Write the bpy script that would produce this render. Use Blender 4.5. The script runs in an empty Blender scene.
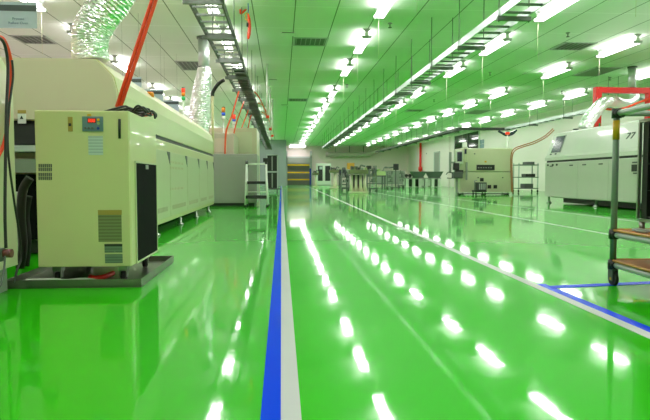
import bpy, bmesh, math, random
from mathutils import Vector, Matrix
random.seed(7)
S = bpy.context.scene
C = S.collection
PI = math.pi

# ------------------------------------------------------------------ camera
F, H, HC = 587.0, 0.465, 2.88            # focal length in px of a 650 px wide frame, eye height, ceiling height
YAW, PIT = math.atan(43.5 / F), math.atan(31.5 / F)
FW = Vector((math.sin(YAW) * math.cos(PIT), math.cos(YAW) * math.cos(PIT), -math.sin(PIT)))
RT = Vector((math.cos(YAW), -math.sin(YAW), 0))
UP = RT.cross(FW)
cam_d = bpy.data.cameras.new('camera')
cam_d.sensor_width = 36
cam_d.lens = F / 650 * 36
cam_d.clip_start = 0.02
cam = bpy.data.objects.new('camera', cam_d)
C.objects.link(cam)
cam.matrix_world = Matrix(((RT.x, UP.x, -FW.x, 0), (RT.y, UP.y, -FW.y, 0), (RT.z, UP.z, -FW.z, H), (0, 0, 0, 1)))
S.camera = cam


def at(x, y, Y):
    """world point seen at photo pixel x, y, at distance Y down the hall"""
    d = FW * F + RT * (x - 325) + UP * (210 - y)
    return Vector((0, 0, H)) + d * (Y / d.y)


# ------------------------------------------------------------------ materials
def mat(name, col, rough=0.5, metal=0.0, vary=0.06, scale=6.0, bump=0.0, bscale=40.0, coat=0.0, spec=0.5):
    m = bpy.data.materials.new(name)
    m.use_nodes = True
    nt = m.node_tree
    b = nt.nodes['Principled BSDF']
    b.inputs['Roughness'].default_value = rough
    b.inputs['Metallic'].default_value = metal
    b.inputs['Specular IOR Level'].default_value = spec
    b.inputs['Coat Weight'].default_value = coat
    tc = nt.nodes.new('ShaderNodeTexCoord')
    n = nt.nodes.new('ShaderNodeTexNoise')
    n.inputs['Scale'].default_value = scale
    n.inputs['Detail'].default_value = 4
    nt.links.new(tc.outputs['Object'], n.inputs['Vector'])
    mx = nt.nodes.new('ShaderNodeMix')
    mx.data_type = 'RGBA'
    mx.inputs[6].default_value = tuple(c * (1 - vary) for c in col) + (1,)
    mx.inputs[7].default_value = tuple(min(1, c * (1 + vary)) for c in col) + (1,)
    nt.links.new(n.outputs['Fac'], mx.inputs[0])
    nt.links.new(mx.outputs[2], b.inputs['Base Color'])
    if bump:
        n2 = nt.nodes.new('ShaderNodeTexNoise')
        n2.inputs['Scale'].default_value = bscale
        nt.links.new(tc.outputs['Object'], n2.inputs['Vector'])
        bp = nt.nodes.new('ShaderNodeBump')
        bp.inputs['Strength'].default_value = bump
        bp.inputs['Distance'].default_value = 0.01
        nt.links.new(n2.outputs['Fac'], bp.inputs['Height'])
        nt.links.new(bp.outputs['Normal'], b.inputs['Normal'])
    return m


def striped(name, col, ink, scale=120.0, axis='Z', thr=0.5, rough=0.6, lo=0.3):
    """printed lines of small type: wave bands broken by noise"""
    m = mat(name, col, rough)
    nt = m.node_tree
    b = nt.nodes['Principled BSDF']
    tc = nt.nodes['Texture Coordinate']
    w = nt.nodes.new('ShaderNodeTexWave')
    w.bands_direction = axis
    w.inputs['Scale'].default_value = scale
    n = nt.nodes.new('ShaderNodeTexNoise')
    n.inputs['Scale'].default_value = 90
    nt.links.new(tc.outputs['Object'], w.inputs['Vector'])
    nt.links.new(tc.outputs['Object'], n.inputs['Vector'])
    g = nt.nodes.new('ShaderNodeMath'); g.operation = 'GREATER_THAN'; g.inputs[1].default_value = thr
    g2 = nt.nodes.new('ShaderNodeMath'); g2.operation = 'GREATER_THAN'; g2.inputs[1].default_value = lo
    mu = nt.nodes.new('ShaderNodeMath'); mu.operation = 'MULTIPLY'
    nt.links.new(w.outputs['Fac'], g.inputs[0]); nt.links.new(n.outputs['Fac'], g2.inputs[0])
    nt.links.new(g.outputs[0], mu.inputs[0]); nt.links.new(g2.outputs[0], mu.inputs[1])
    mx = nt.nodes.new('ShaderNodeMix'); mx.data_type = 'RGBA'
    mx.inputs[6].default_value = tuple(col) + (1,)
    mx.inputs[7].default_value = tuple(ink) + (1,)
    nt.links.new(mu.outputs[0], mx.inputs[0])
    nt.links.new(mx.outputs[2], b.inputs['Base Color'])
    return m


def glow(name, col, strength):
    m = mat(name, col, 0.4)
    b = m.node_tree.nodes['Principled BSDF']
    b.inputs['Emission Color'].default_value = tuple(col) + (1,)
    b.inputs['Emission Strength'].default_value = strength
    return m


M = {}
M['cream'] = mat('cream_paint', (0.62, 0.57, 0.31), 0.3, vary=0.03, coat=0.2)
M['cream_pale'] = mat('pale_cream_paint', (0.6, 0.58, 0.41), 0.28, vary=0.03, coat=0.2)
M['cream_end'] = mat('beige_paint', (0.60, 0.52, 0.38), 0.35, vary=0.03)
M['ro_paint'] = mat('greyish_paint', (0.52, 0.5, 0.47), 0.3, vary=0.03, coat=0.2)
M['ro_hood'] = mat('off_white_paint', (0.62, 0.6, 0.58), 0.3, vary=0.03, coat=0.2)
M['beige'] = mat('dull_beige_paint', (0.5, 0.45, 0.33), 0.45, vary=0.04)
M['white_paint'] = mat('white_paint', (0.72, 0.74, 0.68), 0.35, vary=0.03)
M['batten'] = mat('batten_white', (0.8, 0.8, 0.78), 0.4, vary=0.02)
M['grey'] = mat('grey_paint', (0.28, 0.29, 0.27), 0.45, vary=0.05)
M['grey_light'] = mat('light_grey_paint', (0.45, 0.47, 0.47), 0.45, vary=0.05)
M['duct_grey'] = mat('duct_lagging', (0.6, 0.48, 0.48), 0.6, vary=0.04)
M['cab_grey'] = mat('cabinet_grey', (0.3, 0.3, 0.28), 0.4, vary=0.03)
M['dark_grey'] = mat('dark_grey_paint', (0.08, 0.085, 0.085), 0.5)
M['black'] = mat('black_plastic', (0.012, 0.012, 0.013), 0.45)
M['black_matt'] = mat('black_matt_mesh', (0.006, 0.006, 0.007), 0.85, bump=0.6, bscale=400, spec=0.1)
M['rubber'] = mat('black_rubber', (0.015, 0.015, 0.015), 0.7)
M['steel'] = mat('brushed_steel', (0.42, 0.43, 0.41), 0.3, 0.9, vary=0.1, scale=20)
M['tray_steel'] = mat('dull_tray_steel', (0.2, 0.21, 0.17), 0.35, 0.8, vary=0.12, scale=15)
M['galv'] = mat('galvanised_steel', (0.62, 0.65, 0.66), 0.35, 0.7, vary=0.1, scale=12)
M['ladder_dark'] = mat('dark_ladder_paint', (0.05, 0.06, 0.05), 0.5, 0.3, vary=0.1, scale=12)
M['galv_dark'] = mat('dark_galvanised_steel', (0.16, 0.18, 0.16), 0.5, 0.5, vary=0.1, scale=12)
M['foil'] = mat('crumpled_foil', (0.93, 0.93, 0.95), 0.28, 1.0, vary=0.05, scale=30, bump=0.35, bscale=60)
M['red'] = mat('red_enamel', (0.72, 0.012, 0.008), 0.35, vary=0.05)
M['dark_red'] = mat('dark_red_plastic', (0.13, 0.03, 0.03), 0.4)
M['brown_hose'] = mat('dull_orange_hose', (0.42, 0.13, 0.05), 0.5)
M['hose'] = mat('orange_red_hose', (0.8, 0.055, 0.01), 0.4, vary=0.05)
M['orange'] = mat('orange_cable', (0.72, 0.1, 0.02), 0.45, vary=0.05)
M['bar_yellow'] = mat('bright_yellow_paint', (0.9, 0.5, 0.01), 0.5)
M['yellow'] = mat('yellow_paint', (0.68, 0.36, 0.01), 0.4, vary=0.05)
M['blue'] = mat('blue_paint', (0.01, 0.03, 0.35), 0.4)
M['screen'] = mat('dark_blue_screen', (0.03, 0.035, 0.07), 0.15)
M['glass'] = mat('dark_window_glass', (0.008, 0.01, 0.009), 0.06, spec=0.25)
M['panel_blue'] = mat('control_panel_blue', (0.12, 0.2, 0.25), 0.4)
M['brass'] = mat('ochre_plate', (0.38, 0.26, 0.06), 0.4)
M['paper'] = striped('pale_blue_paper', (0.5, 0.55, 0.58), (0.36, 0.41, 0.45), 24, 'Z', 0.6)
M['plate'] = striped('olive_data_plate', (0.2, 0.22, 0.1), (0.14, 0.155, 0.07), 22, 'Z', 0.55)
M['plate_teal'] = striped('grey_data_plate', (0.16, 0.22, 0.16), (0.11, 0.155, 0.11), 26, 'Z', 0.5)
M['sign_board'] = mat('sign_pale_blue', (0.42, 0.5, 0.6), 0.5, vary=0.03)
M['sign_band'] = mat('sign_dark_band', (0.055, 0.075, 0.08), 0.5)
M['ink'] = mat('sign_ink', (0.1, 0.16, 0.25), 0.6)
M['wood_edge'] = mat('orange_brown_edging', (0.5, 0.2, 0.03), 0.5, vary=0.2, scale=9)
M['wood'] = mat('brown_shelf_board', (0.36, 0.12, 0.02), 0.65, vary=0.3, scale=9, spec=0.15)
M['rail_grey'] = mat('pale_coated_tube', (0.34, 0.38, 0.36), 0.3, vary=0.05)
M['tube_green'] = mat('grey_green_coated_tube', (0.16, 0.21, 0.17), 0.35, vary=0.05)
M['brown_box'] = mat('ochre_board', (0.5, 0.25, 0.02), 0.6)
M['machine_green'] = mat('pale_green_enamel', (0.38, 0.47, 0.2), 0.4)
M['olive'] = mat('olive_enamel', (0.13, 0.15, 0.06), 0.45)
M['bin_green'] = mat('dark_green_bin', (0.05, 0.1, 0.055), 0.5)
M['clear'] = mat('cloudy_plastic_bag', (0.5, 0.55, 0.45), 0.3)
M['cord'] = mat('cream_cord', (0.7, 0.66, 0.5), 0.6)
M['lamp_red'] = glow('red_signal_lens', (0.9, 0.04, 0.01), 0.6)
M['lamp_orange'] = mat('orange_signal_lens', (0.85, 0.25, 0.01), 0.3)
M['lamp_green'] = mat('green_signal_lens', (0.01, 0.4, 0.1), 0.3)
M['lamp_blue'] = mat('blue_signal_lens', (0.01, 0.08, 0.6), 0.3)
M['led'] = glow('red_digits', (1.0, 0.05, 0.02), 2.0)
M['led_dark'] = mat('dark_red_display', (0.16, 0.004, 0.004), 0.25)
M['shutter'] = striped('grey_brown_shutter', (0.2, 0.19, 0.16), (0.12, 0.115, 0.1), 6, 'Z', 0.7, lo=-1)
M['tube'] = glow('fluorescent_tube', (1.0, 1.0, 0.97), 8.0)
M['tube'].cycles.emission_sampling = 'NONE'
M['line_white'] = mat('white_floor_line', (0.53, 0.5, 0.55), 0.25, vary=0.06, scale=3, coat=0.0, spec=0.03)
M['line_blue'] = mat('blue_floor_line', (0.001, 0.045, 0.72), 0.25, vary=0.06, scale=3, coat=0.0, spec=0.03)
for k in ('line_white', 'line_blue'):
    M[k].node_tree.nodes['Principled BSDF'].inputs['Coat Roughness'].default_value = 0.1

# floor: high-gloss green epoxy, faint waviness and scuffs
m = mat('green_epoxy', (0.02, 0.40, 0.0), 0.4, vary=0.08, scale=0.8, spec=0.05, coat=0.8)
nt = m.node_tree; b = nt.nodes['Principled BSDF']
b.inputs['Coat IOR'].default_value = 1.42
tc = nt.nodes['Texture Coordinate']
n = nt.nodes.new('ShaderNodeTexNoise'); n.inputs['Scale'].default_value = 1.6; n.inputs['Detail'].default_value = 5
nt.links.new(tc.outputs['Object'], n.inputs['Vector'])
mr = nt.nodes.new('ShaderNodeMapRange'); mr.inputs[1].default_value = 0.3; mr.inputs[2].default_value = 0.7
mr.inputs[3].default_value = 0.03; mr.inputs[4].default_value = 0.07
nt.links.new(n.outputs['Fac'], mr.inputs[0]); nt.links.new(mr.outputs[0], b.inputs['Coat Roughness'])
n = nt.nodes.new('ShaderNodeTexNoise'); n.inputs['Scale'].default_value = 9; n.inputs['Detail'].default_value = 1
nt.links.new(tc.outputs['Object'], n.inputs['Vector'])
bp = nt.nodes.new('ShaderNodeBump'); bp.inputs['Strength'].default_value = 0.025; bp.inputs['Distance'].default_value = 0.01
nt.links.new(n.outputs['Fac'], bp.inputs['Height']); nt.links.new(bp.outputs['Normal'], b.inputs['Coat Normal'])
M['floor'] = m

# ceiling: 0.6 x 1.2 m white panels, dark joints down the hall, pale ribs across
m = mat('ceiling_panel', (0.78, 0.8, 0.76), 0.7, vary=0.02, scale=1)
nt = m.node_tree; b = nt.nodes['Principled BSDF']; tc = nt.nodes['Texture Coordinate']
sx = nt.nodes.new('ShaderNodeSeparateXYZ'); nt.links.new(tc.outputs['Object'], sx.inputs[0])
def joint(axis, period, off, half):
    a = nt.nodes.new('ShaderNodeMath'); a.operation = 'ADD'; a.inputs[1].default_value = off
    nt.links.new(sx.outputs[axis], a.inputs[0])
    p = nt.nodes.new('ShaderNodeMath'); p.operation = 'PINGPONG'; p.inputs[1].default_value = period / 2
    nt.links.new(a.outputs[0], p.inputs[0])
    l = nt.nodes.new('ShaderNodeMath'); l.operation = 'LESS_THAN'; l.inputs[1].default_value = half
    nt.links.new(p.outputs[0], l.inputs[0])
    return l
base_sock = b.inputs['Base Color'].links[0].from_socket
jx = joint(0, 0.6, -1.404 + 60, 0.008)
jy = joint(1, 1.2, 60, 0.010)
m1 = nt.nodes.new('ShaderNodeMix'); m1.data_type = 'RGBA'; m1.inputs[7].default_value = (0.95, 0.95, 0.95, 1)
nt.links.new(jy.outputs[0], m1.inputs[0]); nt.links.new(base_sock, m1.inputs[6])
m2 = nt.nodes.new('ShaderNodeMix'); m2.data_type = 'RGBA'; m2.inputs[7].default_value = (0.16, 0.2, 0.15, 1)
nt.links.new(jx.outputs[0], m2.inputs[0]); nt.links.new(m1.outputs[2], m2.inputs[6])
nt.links.new(m2.outputs[2], b.inputs['Base Color'])
M['ceiling'] = m
M['wall'] = mat('wall_paint', (0.88, 0.69, 0.72), 0.6, vary=0.02, scale=1)
M['wall_white'] = mat('white_wall_panel', (0.84, 0.74, 0.74), 0.5, vary=0.02, scale=1)
M['wall_grey'] = mat('grey_partition_panel', (0.3, 0.32, 0.35), 0.4, vary=0.04, scale=1)


# ------------------------------------------------------------------ mesh helpers
class MB:
    def __init__(self):
        self.bm = bmesh.new()

    def box(self, x0, x1, y0, y1, z0, z1, bev=0.0, rot=None, piv=None):
        vs = [self.bm.verts.new((x, y, z)) for x in (x0, x1) for y in (y0, y1) for z in (z0, z1)]
        q = [(0, 1, 3, 2), (4, 6, 7, 5), (0, 4, 5, 1), (2, 3, 7, 6), (0, 2, 6, 4), (1, 5, 7, 3)]
        fs = [self.bm.faces.new([vs[i] for i in f]) for f in q]
        if bev:
            es = list({e for f in fs for e in f.edges})
            r = bmesh.ops.bevel(self.bm, geom=es, offset=bev, segments=2, profile=0.5, affect='EDGES')
            vs = list({v for f in r['faces'] for v in f.verts} | {v for v in vs if v.is_valid})
        if rot:
            bmesh.ops.rotate(self.bm, verts=vs, cent=Vector(piv), matrix=rot)
        return self

    def prism(self, pts, a0, a1, axis='y'):
        """closed profile extruded along an axis; pts are (x,z) for y, (y,z) for x, (x,y) for z"""
        def mk(p, a):
            return {'y': (p[0], a, p[1]), 'x': (a, p[0], p[1]), 'z': (p[0], p[1], a)}[axis]
        A = [self.bm.verts.new(mk(p, a0)) for p in pts]
        B = [self.bm.verts.new(mk(p, a1)) for p in pts]
        n = len(pts)
        self.bm.faces.new(A); self.bm.faces.new(B[::-1])
        for i in range(n):
            self.bm.faces.new((A[i], B[i], B[(i + 1) % n], A[(i + 1) % n]))
        return self

    def tube(self, pts, r, seg=8, smooth=0, jitter=0.0, cap=True, crinkle=0.0):
        pts = [Vector(p) for p in pts]
        if smooth:
            pts = spline(pts, smooth)
        rr = r if isinstance(r, (list, tuple)) else None
        n = len(pts)
        ref = None
        rings = []
        for i, p in enumerate(pts):
            t = (pts[min(i + 1, n - 1)] - pts[max(i - 1, 0)]).normalized()
            if ref is None:
                ref = t.orthogonal().normalized()
            ref = (ref - t * ref.dot(t)).normalized()
            w = t.cross(ref)
            if rr:
                f = i / (n - 1) * (len(rr) - 1); k = min(int(f), len(rr) - 2)
                rad = rr[k] + (rr[k + 1] - rr[k]) * (f - k)
            else:
                rad = r
            rad0 = rad * (1 + (crinkle if i % 2 else -crinkle))
            rings.append([self.bm.verts.new(p + (ref * math.cos(2 * PI * j / seg) + w * math.sin(2 * PI * j / seg)) * rad0 * (1 + random.uniform(-jitter, jitter)) + t * rad * random.uniform(-jitter, jitter)) for j in range(seg)])
        for a, b_ in zip(rings, rings[1:]):
            for j in range(seg):
                f = self.bm.faces.new((a[j], a[(j + 1) % seg], b_[(j + 1) % seg], b_[j]))
                f.smooth = jitter == 0 and crinkle == 0
        if cap:
            self.bm.faces.new(rings[0][::-1]); self.bm.faces.new(rings[-1])
        return self

    def cyl(self, a, b_, r, seg=12):
        return self.tube([a, b_], r, seg)

    def lathe(self, c, prof, seg=16):
        """prof: (radius, z) from bottom to top about the upright axis through c"""
        rings = [[self.bm.verts.new((c[0] + r * math.cos(2 * PI * j / seg), c[1] + r * math.sin(2 * PI * j / seg), c[2] + z)) for j in range(seg)] for r, z in prof]
        for a, b2 in zip(rings, rings[1:]):
            for j in range(seg):
                f = self.bm.faces.new((a[j], a[(j + 1) % seg], b2[(j + 1) % seg], b2[j])); f.smooth = True
        self.bm.faces.new(rings[0][::-1]); self.bm.faces.new(rings[-1])
        return self

    def build(self, name, material, parent=None):
        off = WORLD.get(parent.name) if parent else None
        if off is not None:
            bmesh.ops.translate(self.bm, verts=self.bm.verts, vec=-off)
        bmesh.ops.recalc_face_normals(self.bm, faces=self.bm.faces)
        me = bpy.data.meshes.new(name)
        self.bm.to_mesh(me); self.bm.free()
        o = bpy.data.objects.new(name, me)
        C.objects.link(o)
        me.materials.append(material)
        if parent:
            o.parent = parent
            WORLD[o.name] = off if off is not None else Vector()
        else:
            WORLD[o.name] = Vector()
        return o


WORLD = {}                                 # where each object's own origin stands in the hall


def spline(p, k):
    out = []
    for i in range(len(p) - 1):
        a, b_, c, d = p[max(i - 1, 0)], p[i], p[i + 1], p[min(i + 2, len(p) - 1)]
        for s in range(k):
            t = s / k
            out.append(0.5 * ((2 * b_) + (c - a) * t + (2 * a - 5 * b_ + 4 * c - d) * t * t + (3 * b_ - a - 3 * c + d) * t ** 3))
    out.append(p[-1])
    return out


def tag(o, label, cat, group=None):
    o['label'] = label
    o['category'] = cat
    if group:
        o['group'] = group
    return o


def thing(name, label, cat, loc, group=None):
    o = bpy.data.objects.new(name, None)
    o.empty_display_size = 0.1
    C.objects.link(o)
    o.location = loc
    WORLD[o.name] = Vector(loc)
    return tag(o, label, cat, group)


def struct(name, mb, material, parent=None, label=None):
    o = mb.build(name, material, parent)
    o['kind'] = 'structure'
    if label:
        o['label'] = label
    return o


def copy_tree(o, parent=None):
    c = o.copy()
    C.objects.link(c)
    if parent:
        c.parent = parent
    for ch in list(o.children):
        copy_tree(ch, c)
    return c


def box(*a, **k):
    return MB().box(*a, **k)


def text_mesh(name, s, size, loc, rot, material, parent, extrude=0.0006):
    cu = bpy.data.curves.new(name, 'FONT')
    cu.body = s; cu.size = size; cu.extrude = extrude; cu.align_x = 'CENTER'; cu.align_y = 'CENTER'; cu.resolution_u = 2
    t = bpy.data.objects.new(name, cu)
    C.objects.link(t)
    bpy.context.view_layer.update()
    me = bpy.data.meshes.new_from_object(t.evaluated_get(bpy.context.evaluated_depsgraph_get()))
    bpy.data.objects.remove(t)
    me.transform(Matrix.Translation(Vector(loc) - WORLD[parent.name]) @ rot)
    me.materials.clear(); me.materials.append(material)
    o = bpy.data.objects.new(name, me)
    C.objects.link(o); o.parent = parent
    return o


FACING = Matrix.Rotation(PI / 2, 4, 'X')      # upright lettering that faces the camera side of the hall

# ------------------------------------------------------------------ setting
XL, XR, YF, YB = -6.2, 9.6, -3.0, 44.0
struct('floor', box(XL, XR, YF, YB, -0.06, 0), M['floor'])
struct('floor_bounce_strip', box(XL, -2.6, 3.0, 36.9, 0.0, 0.004), M['wall_white'])  # unseen pale strip, added to bounce neutral light onto the ceiling above
struct('ceiling', box(XL, XR, YF, YB, HC, HC + 0.05), M['ceiling'])
struct('wall_left', box(XL - 0.1, XL, YF, YB, -0.06, HC + 0.05), M['wall'])
struct('wall_right', box(XR, XR + 0.1, YF, YB, -0.06, HC + 0.05), M['wall_white'])
struct('wall_back', box(XL - 0.1, XR + 0.1, YB, YB + 0.1, -0.06, HC + 0.05), M['wall'])
struct('wall_front', box(XL - 0.1, XR + 0.1, YF - 0.1, YF, -0.06, HC + 0.05), M['wall'])
struct('wall_partition', box(XL, 0.3, 37.0, 37.12, 0, HC), M['wall_grey'])


def strip(pts_l, pts_r, z=0.0012):
    return MB().prism(list(pts_l) + list(pts_r)[::-1], -0.001, z, 'z')


def lane(name, x0, x1, y0, y1, k, m, label, z=0.0012):
    f = lambda x, y: x + k * y
    struct(name, strip([(f(x0, y0), y0), (f(x0, y1), y1)], [(f(x1, y0), y0), (f(x1, y1), y1)], z), M[m], label=label)


lane('floor_marking', -0.0425, -0.003, 0.6, 36.5, 0.0, 'line_blue', 'blue line along the aisle, side by side with the white one')
lane('floor_marking', -0.003, 0.037, 0.6, 36.5, 0.0, 'line_white', 'white line along the aisle, side by side with the blue one')
lane('floor_marking', 1.042, 1.084, 1.0, 40.0, 0.0135, 'line_white', 'long white line running past the pipe trolley to the shutter')
lane('floor_marking', 1.084, 1.125, 1.0, 2.49, 0.0135, 'line_blue', 'short blue line beside the pipe trolley')
lane('floor_marking', 2.58, 2.62, 1.5, 40.0, 0.025, 'line_white', 'thin white line, second from the wall with the window')
lane('floor_marking', 3.75, 3.79, 2.0, 40.0, 0.01, 'line_white', 'thin white line beside the big reflow oven')
struct('floor_marking', strip([(1.145, 2.385), (2.6, 2.60)], [(1.145, 2.438), (2.6, 2.653)], 0.0016), M['line_blue'],
       label='blue line crossing under the pipe trolley')

# roller shutter in the back wall
d = struct('door_1', box(0.45, 2.1, 43.9, 43.96, 0, 1.55), M['shutter'])
struct('door_frame', MB().box(0.3, 0.45, 43.86, 43.98, 0, 2.5).box(2.12, 2.27, 43.86, 43.98, 0, 2.5).box(0.3, 2.27, 43.86, 43.98, 2.0, 2.1), M['grey_light'], d)
struct('shutter_box', box(0.45, 2.12, 43.7, 43.95, 1.55, 2.0), M['grey'], d)
for y, lab in ((165, 'topmost'), (172.5, 'middle'), (179.6, 'lowest')):
    a, b_ = at(287.5, y, 43.4), at(309.5, y, 43.4)
    t = thing('barrier_rail', f'{lab} yellow barrier rail across the shutter at the far end', 'rail', (a.x, 43.4, 0), 'yellow barrier rails')
    box(a.x, b_.x, 43.38, 43.44, a.z - 0.05, a.z + 0.05).build('rail_beam', M['bar_yellow'], t)
    for x in (a.x + 0.05, b_.x - 0.05):
        box(x - 0.015, x + 0.015, 43.441, 43.85, a.z - 0.02, a.z + 0.02).build('bracket', M['dark_grey'], t)
a = at(310.3, 180, 43.0)
t = thing('guard_post', 'dark blue guard post beside the shutter with yellow rails', 'post', (a.x, 43.0, 0))
box(a.x - 0.06, a.x + 0.06, 42.94, 43.06, 0.01, 1.2).build('post', M['blue'], t)
box(a.x - 0.1, a.x + 0.1, 42.9, 43.1, 0, 0.01).build('base_plate', M['dark_grey'], t)

# door and window in the wall on the right
w = struct('door_2', box(XR - 0.03, XR - 0.005, 35.2, 36.3, 0, 2.05), M['grey'])
struct('door_frame', MB().box(XR - 0.05, XR, 35.1, 35.2, 0, 2.12).box(XR - 0.05, XR, 36.3, 36.4, 0, 2.12).box(XR - 0.05, XR, 35.1, 36.4, 2.05, 2.12), M['grey_light'], w)
w = struct('window_1', box(XR - 0.03, XR - 0.005, 28.0, 32.0, 1.0, 2.78), M['glass'])
struct('window_frame', MB().box(XR - 0.06, XR, 27.92, 28.0, 0.9, 2.84).box(XR - 0.06, XR, 32.0, 32.08, 0.9, 2.84).box(XR - 0.06, XR, 27.92, 32.08, 2.78, 2.84).box(XR - 0.06, XR, 27.92, 32.08, 0.9, 1.0), M['white_paint'], w)
struct('window_mullion', box(XR - 0.05, XR - 0.031, 29.6, 29.68, 1.0, 2.78), M['dark_grey'], w)
struct('trim_1', box(XR - 0.1, XR, 32.9, 33.1, 0, HC), M['wall_white'])

# ------------------------------------------------------------------ fluorescent lamps
ORD = ['first', 'second', 'third', 'fourth', 'fifth', 'sixth', 'seventh', 'eighth', 'ninth', 'tenth', 'eleventh', 'twelfth', 'thirteenth', 'fourteenth', 'fifteenth', 'sixteenth', 'seventeenth', 'eighteenth']


def area(name, energy, w, l):
    d_ = bpy.data.lights.new(name, 'AREA')
    d_.shape = 'RECTANGLE'; d_.size = w; d_.size_y = l; d_.energy = energy
    d_.color = (1.0, 1.0, 0.96)
    return d_


DOWN, UPL = area('tube_light_down', 19.0, 0.15, 1.12), area('tube_light_up', 8.5, 0.15, 1.12)


def make_lamp():
    t = thing('fluorescent_lamp', '', 'ceiling lamp', (0, 0, HC))
    MB().prism([(-0.025, HC - 0.05), (0.025, HC - 0.05), (0.03, HC - 0.11), (-0.03, HC - 0.11)], -1.2, 0.0).build('batten', M['batten'], t)
    for s in (-1, 1):
        MB().tube([(s * 0.058, -1.16, HC - 0.135), (s * 0.058, -0.04, HC - 0.135)], 0.0155, 8).build('tube', M['tube'], t)
    for y in (-1.198, -0.022):
        MB().prism([(-0.08, HC - 0.111), (0.08, HC - 0.111), (0.07, HC - 0.155), (-0.07, HC - 0.155)], y, y + 0.02).build('end_cap', M['grey_light'], t)
        MB().prism([(-0.07, HC), (0.07, HC), (0.02, HC - 0.0495), (-0.02, HC - 0.0495)], y + 0.002, y + 0.018).build('hanger', M['grey_light'], t)
    MB().tube([(0, 0.004, HC - 0.1), (0, 0.004, HC - 0.72)], 0.0022, 5).build('pull_cord', M['cord'], t)
    for d_, z, rx in ((DOWN, -0.153, 0.0), (UPL, -0.116, PI)):
        l = bpy.data.objects.new(d_.name, d_)
        C.objects.link(l); l.parent = t; l.location = (0, -0.6, z); l.rotation_euler = (rx, 0, 0)
    return t


far_ends = [-1.2, 1.2, 3.6, 6.0, 8.38, 10.74, 13.1, 16.5, 18.9, 21.3, 23.7, 26.1, 28.5, 30.9, 33.3, 35.7, 38.1, 40.5]
rows = [(-3.25, 'behind the long cream oven line'), (-0.915, 'over the cable ladder with orange cables'),
        (1.385, 'over the green aisle between the cable ladders'), (3.715, 'along the bare cable ladder'),
        (5.96, 'second from the window wall'), (8.15, 'closest to the window wall')]
proto = None
for X, where in rows:
    n = 0
    for ye in far_ends:
        if X < 0.3 and (ye > 37 or ye < 0):
            continue
        o = proto if proto is None else copy_tree(proto)
        if proto is None:
            o = proto = make_lamp()
        o.location = (X, ye, HC)
        v = Vector((X, ye - 0.15, HC - 0.15 - H))
        dz = v.dot(FW)
        seen = dz > 0 and abs(v.dot(RT)) / dz * F < 325 and abs(v.dot(UP)) / dz * F < 210
        if not seen:  # unseen lamps, added to light the hall near the camera
            o['label'] = f'twin-tube ceiling lamp added outside the view, row {where}'
            o['group'] = f'added lamps outside the view in the row {where}'
            continue
        o['label'] = f'{ORD[n]} twin-tube ceiling lamp from the camera, row {where}'
        o['group'] = f'fluorescent lamps in the row {where}'
        n += 1
# two lamps set across the hall over the shutter
for y, w_ in ((41.6, 'in front'), (43.2, 'behind')):
    o = copy_tree(proto)
    o.location = (0.55, y, HC)
    o.rotation_euler = (0, 0, PI / 2)
    o['label'] = f'crosswise twin-tube ceiling lamp before the shutter, the one {w_}'
    o['group'] = 'crosswise lamps before the shutter'

# ------------------------------------------------------------------ ceiling vents, slots and sprinklers
def vent(x0, x1, y0, y1, label, m='dark_grey'):
    t = thing('ceiling_vent', label, 'vent', ((x0 + x1) / 2, (y0 + y1) / 2, HC), 'ceiling air vents')
    z = HC - 0.012
    MB().box(x0, x1, y0, y0 + 0.03, z, HC).box(x0, x1, y1 - 0.03, y1, z, HC).box(x0, x0 + 0.03, y0, y1, z, HC).box(x1 - 0.03, x1, y0, y1, z, HC).build('frame', M['grey_light'], t)
    box(x0 + 0.03, x1 - 0.03, y0 + 0.03, y1 - 0.03, HC - 0.003, HC - 0.001).build('backing', M[m], t)
    n = 7
    for i in range(n):
        x = x0 + 0.05 + (x1 - x0 - 0.1) * i / (n - 1)
        box(x - 0.006, x + 0.006, y0 + 0.03, y1 - 0.03, HC - 0.014, HC - 0.004).build('slat', M['grey'], t)


vent(0.22, 0.82, 10.2, 10.8, 'dark louvred ceiling vent over the aisle, first from the camera')
vent(0.22, 0.82, 17.9, 18.5, 'dark louvred ceiling vent over the aisle, second from the camera')
vent(5.02, 5.62, 10.2, 10.8, 'dark square ceiling vent between the lamp rows above the big oven')
vent(6.82, 7.42, 12.4, 13.5, 'long grey ceiling vent above the big reflow oven', 'grey')
vent(-2.18, -1.58, 12.4, 13.4, 'dark ceiling vent behind the silver duct with a straight top')
vent(-4.58, -3.98, 10.4, 11.0, 'dark ceiling vent above the beige oven end')
vent(6.82, 7.42, 20.4, 21.6, 'small grey ceiling vent above the cream placement machine', 'grey')
vent(4.42, 5.02, 20.4, 21.0, 'dark ceiling vent between lamps beyond the bare cable ladder')
for i, (x, y, lab) in enumerate(((0.12, 9.95, 'slim white air slot in the ceiling, beside the first louvred vent'),
                                 (0.1, 19.5, 'slim white air slot in the ceiling, past the second louvred vent'),
                                 (-0.2, 14.6, 'slim white air slot in the ceiling beside a white drop pole'))):
    t = thing('air_slot', lab, 'vent', (x, y, HC), 'white air slots')
    box(x - 0.12, x + 0.12, y - 0.1, y + 0.1, HC - 0.02, HC).build('housing', M['batten'], t)
    box(x - 0.1, x + 0.1, y - 0.104, y - 0.101, HC - 0.016, HC - 0.006).build('slot', M['dark_grey'], t)
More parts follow.
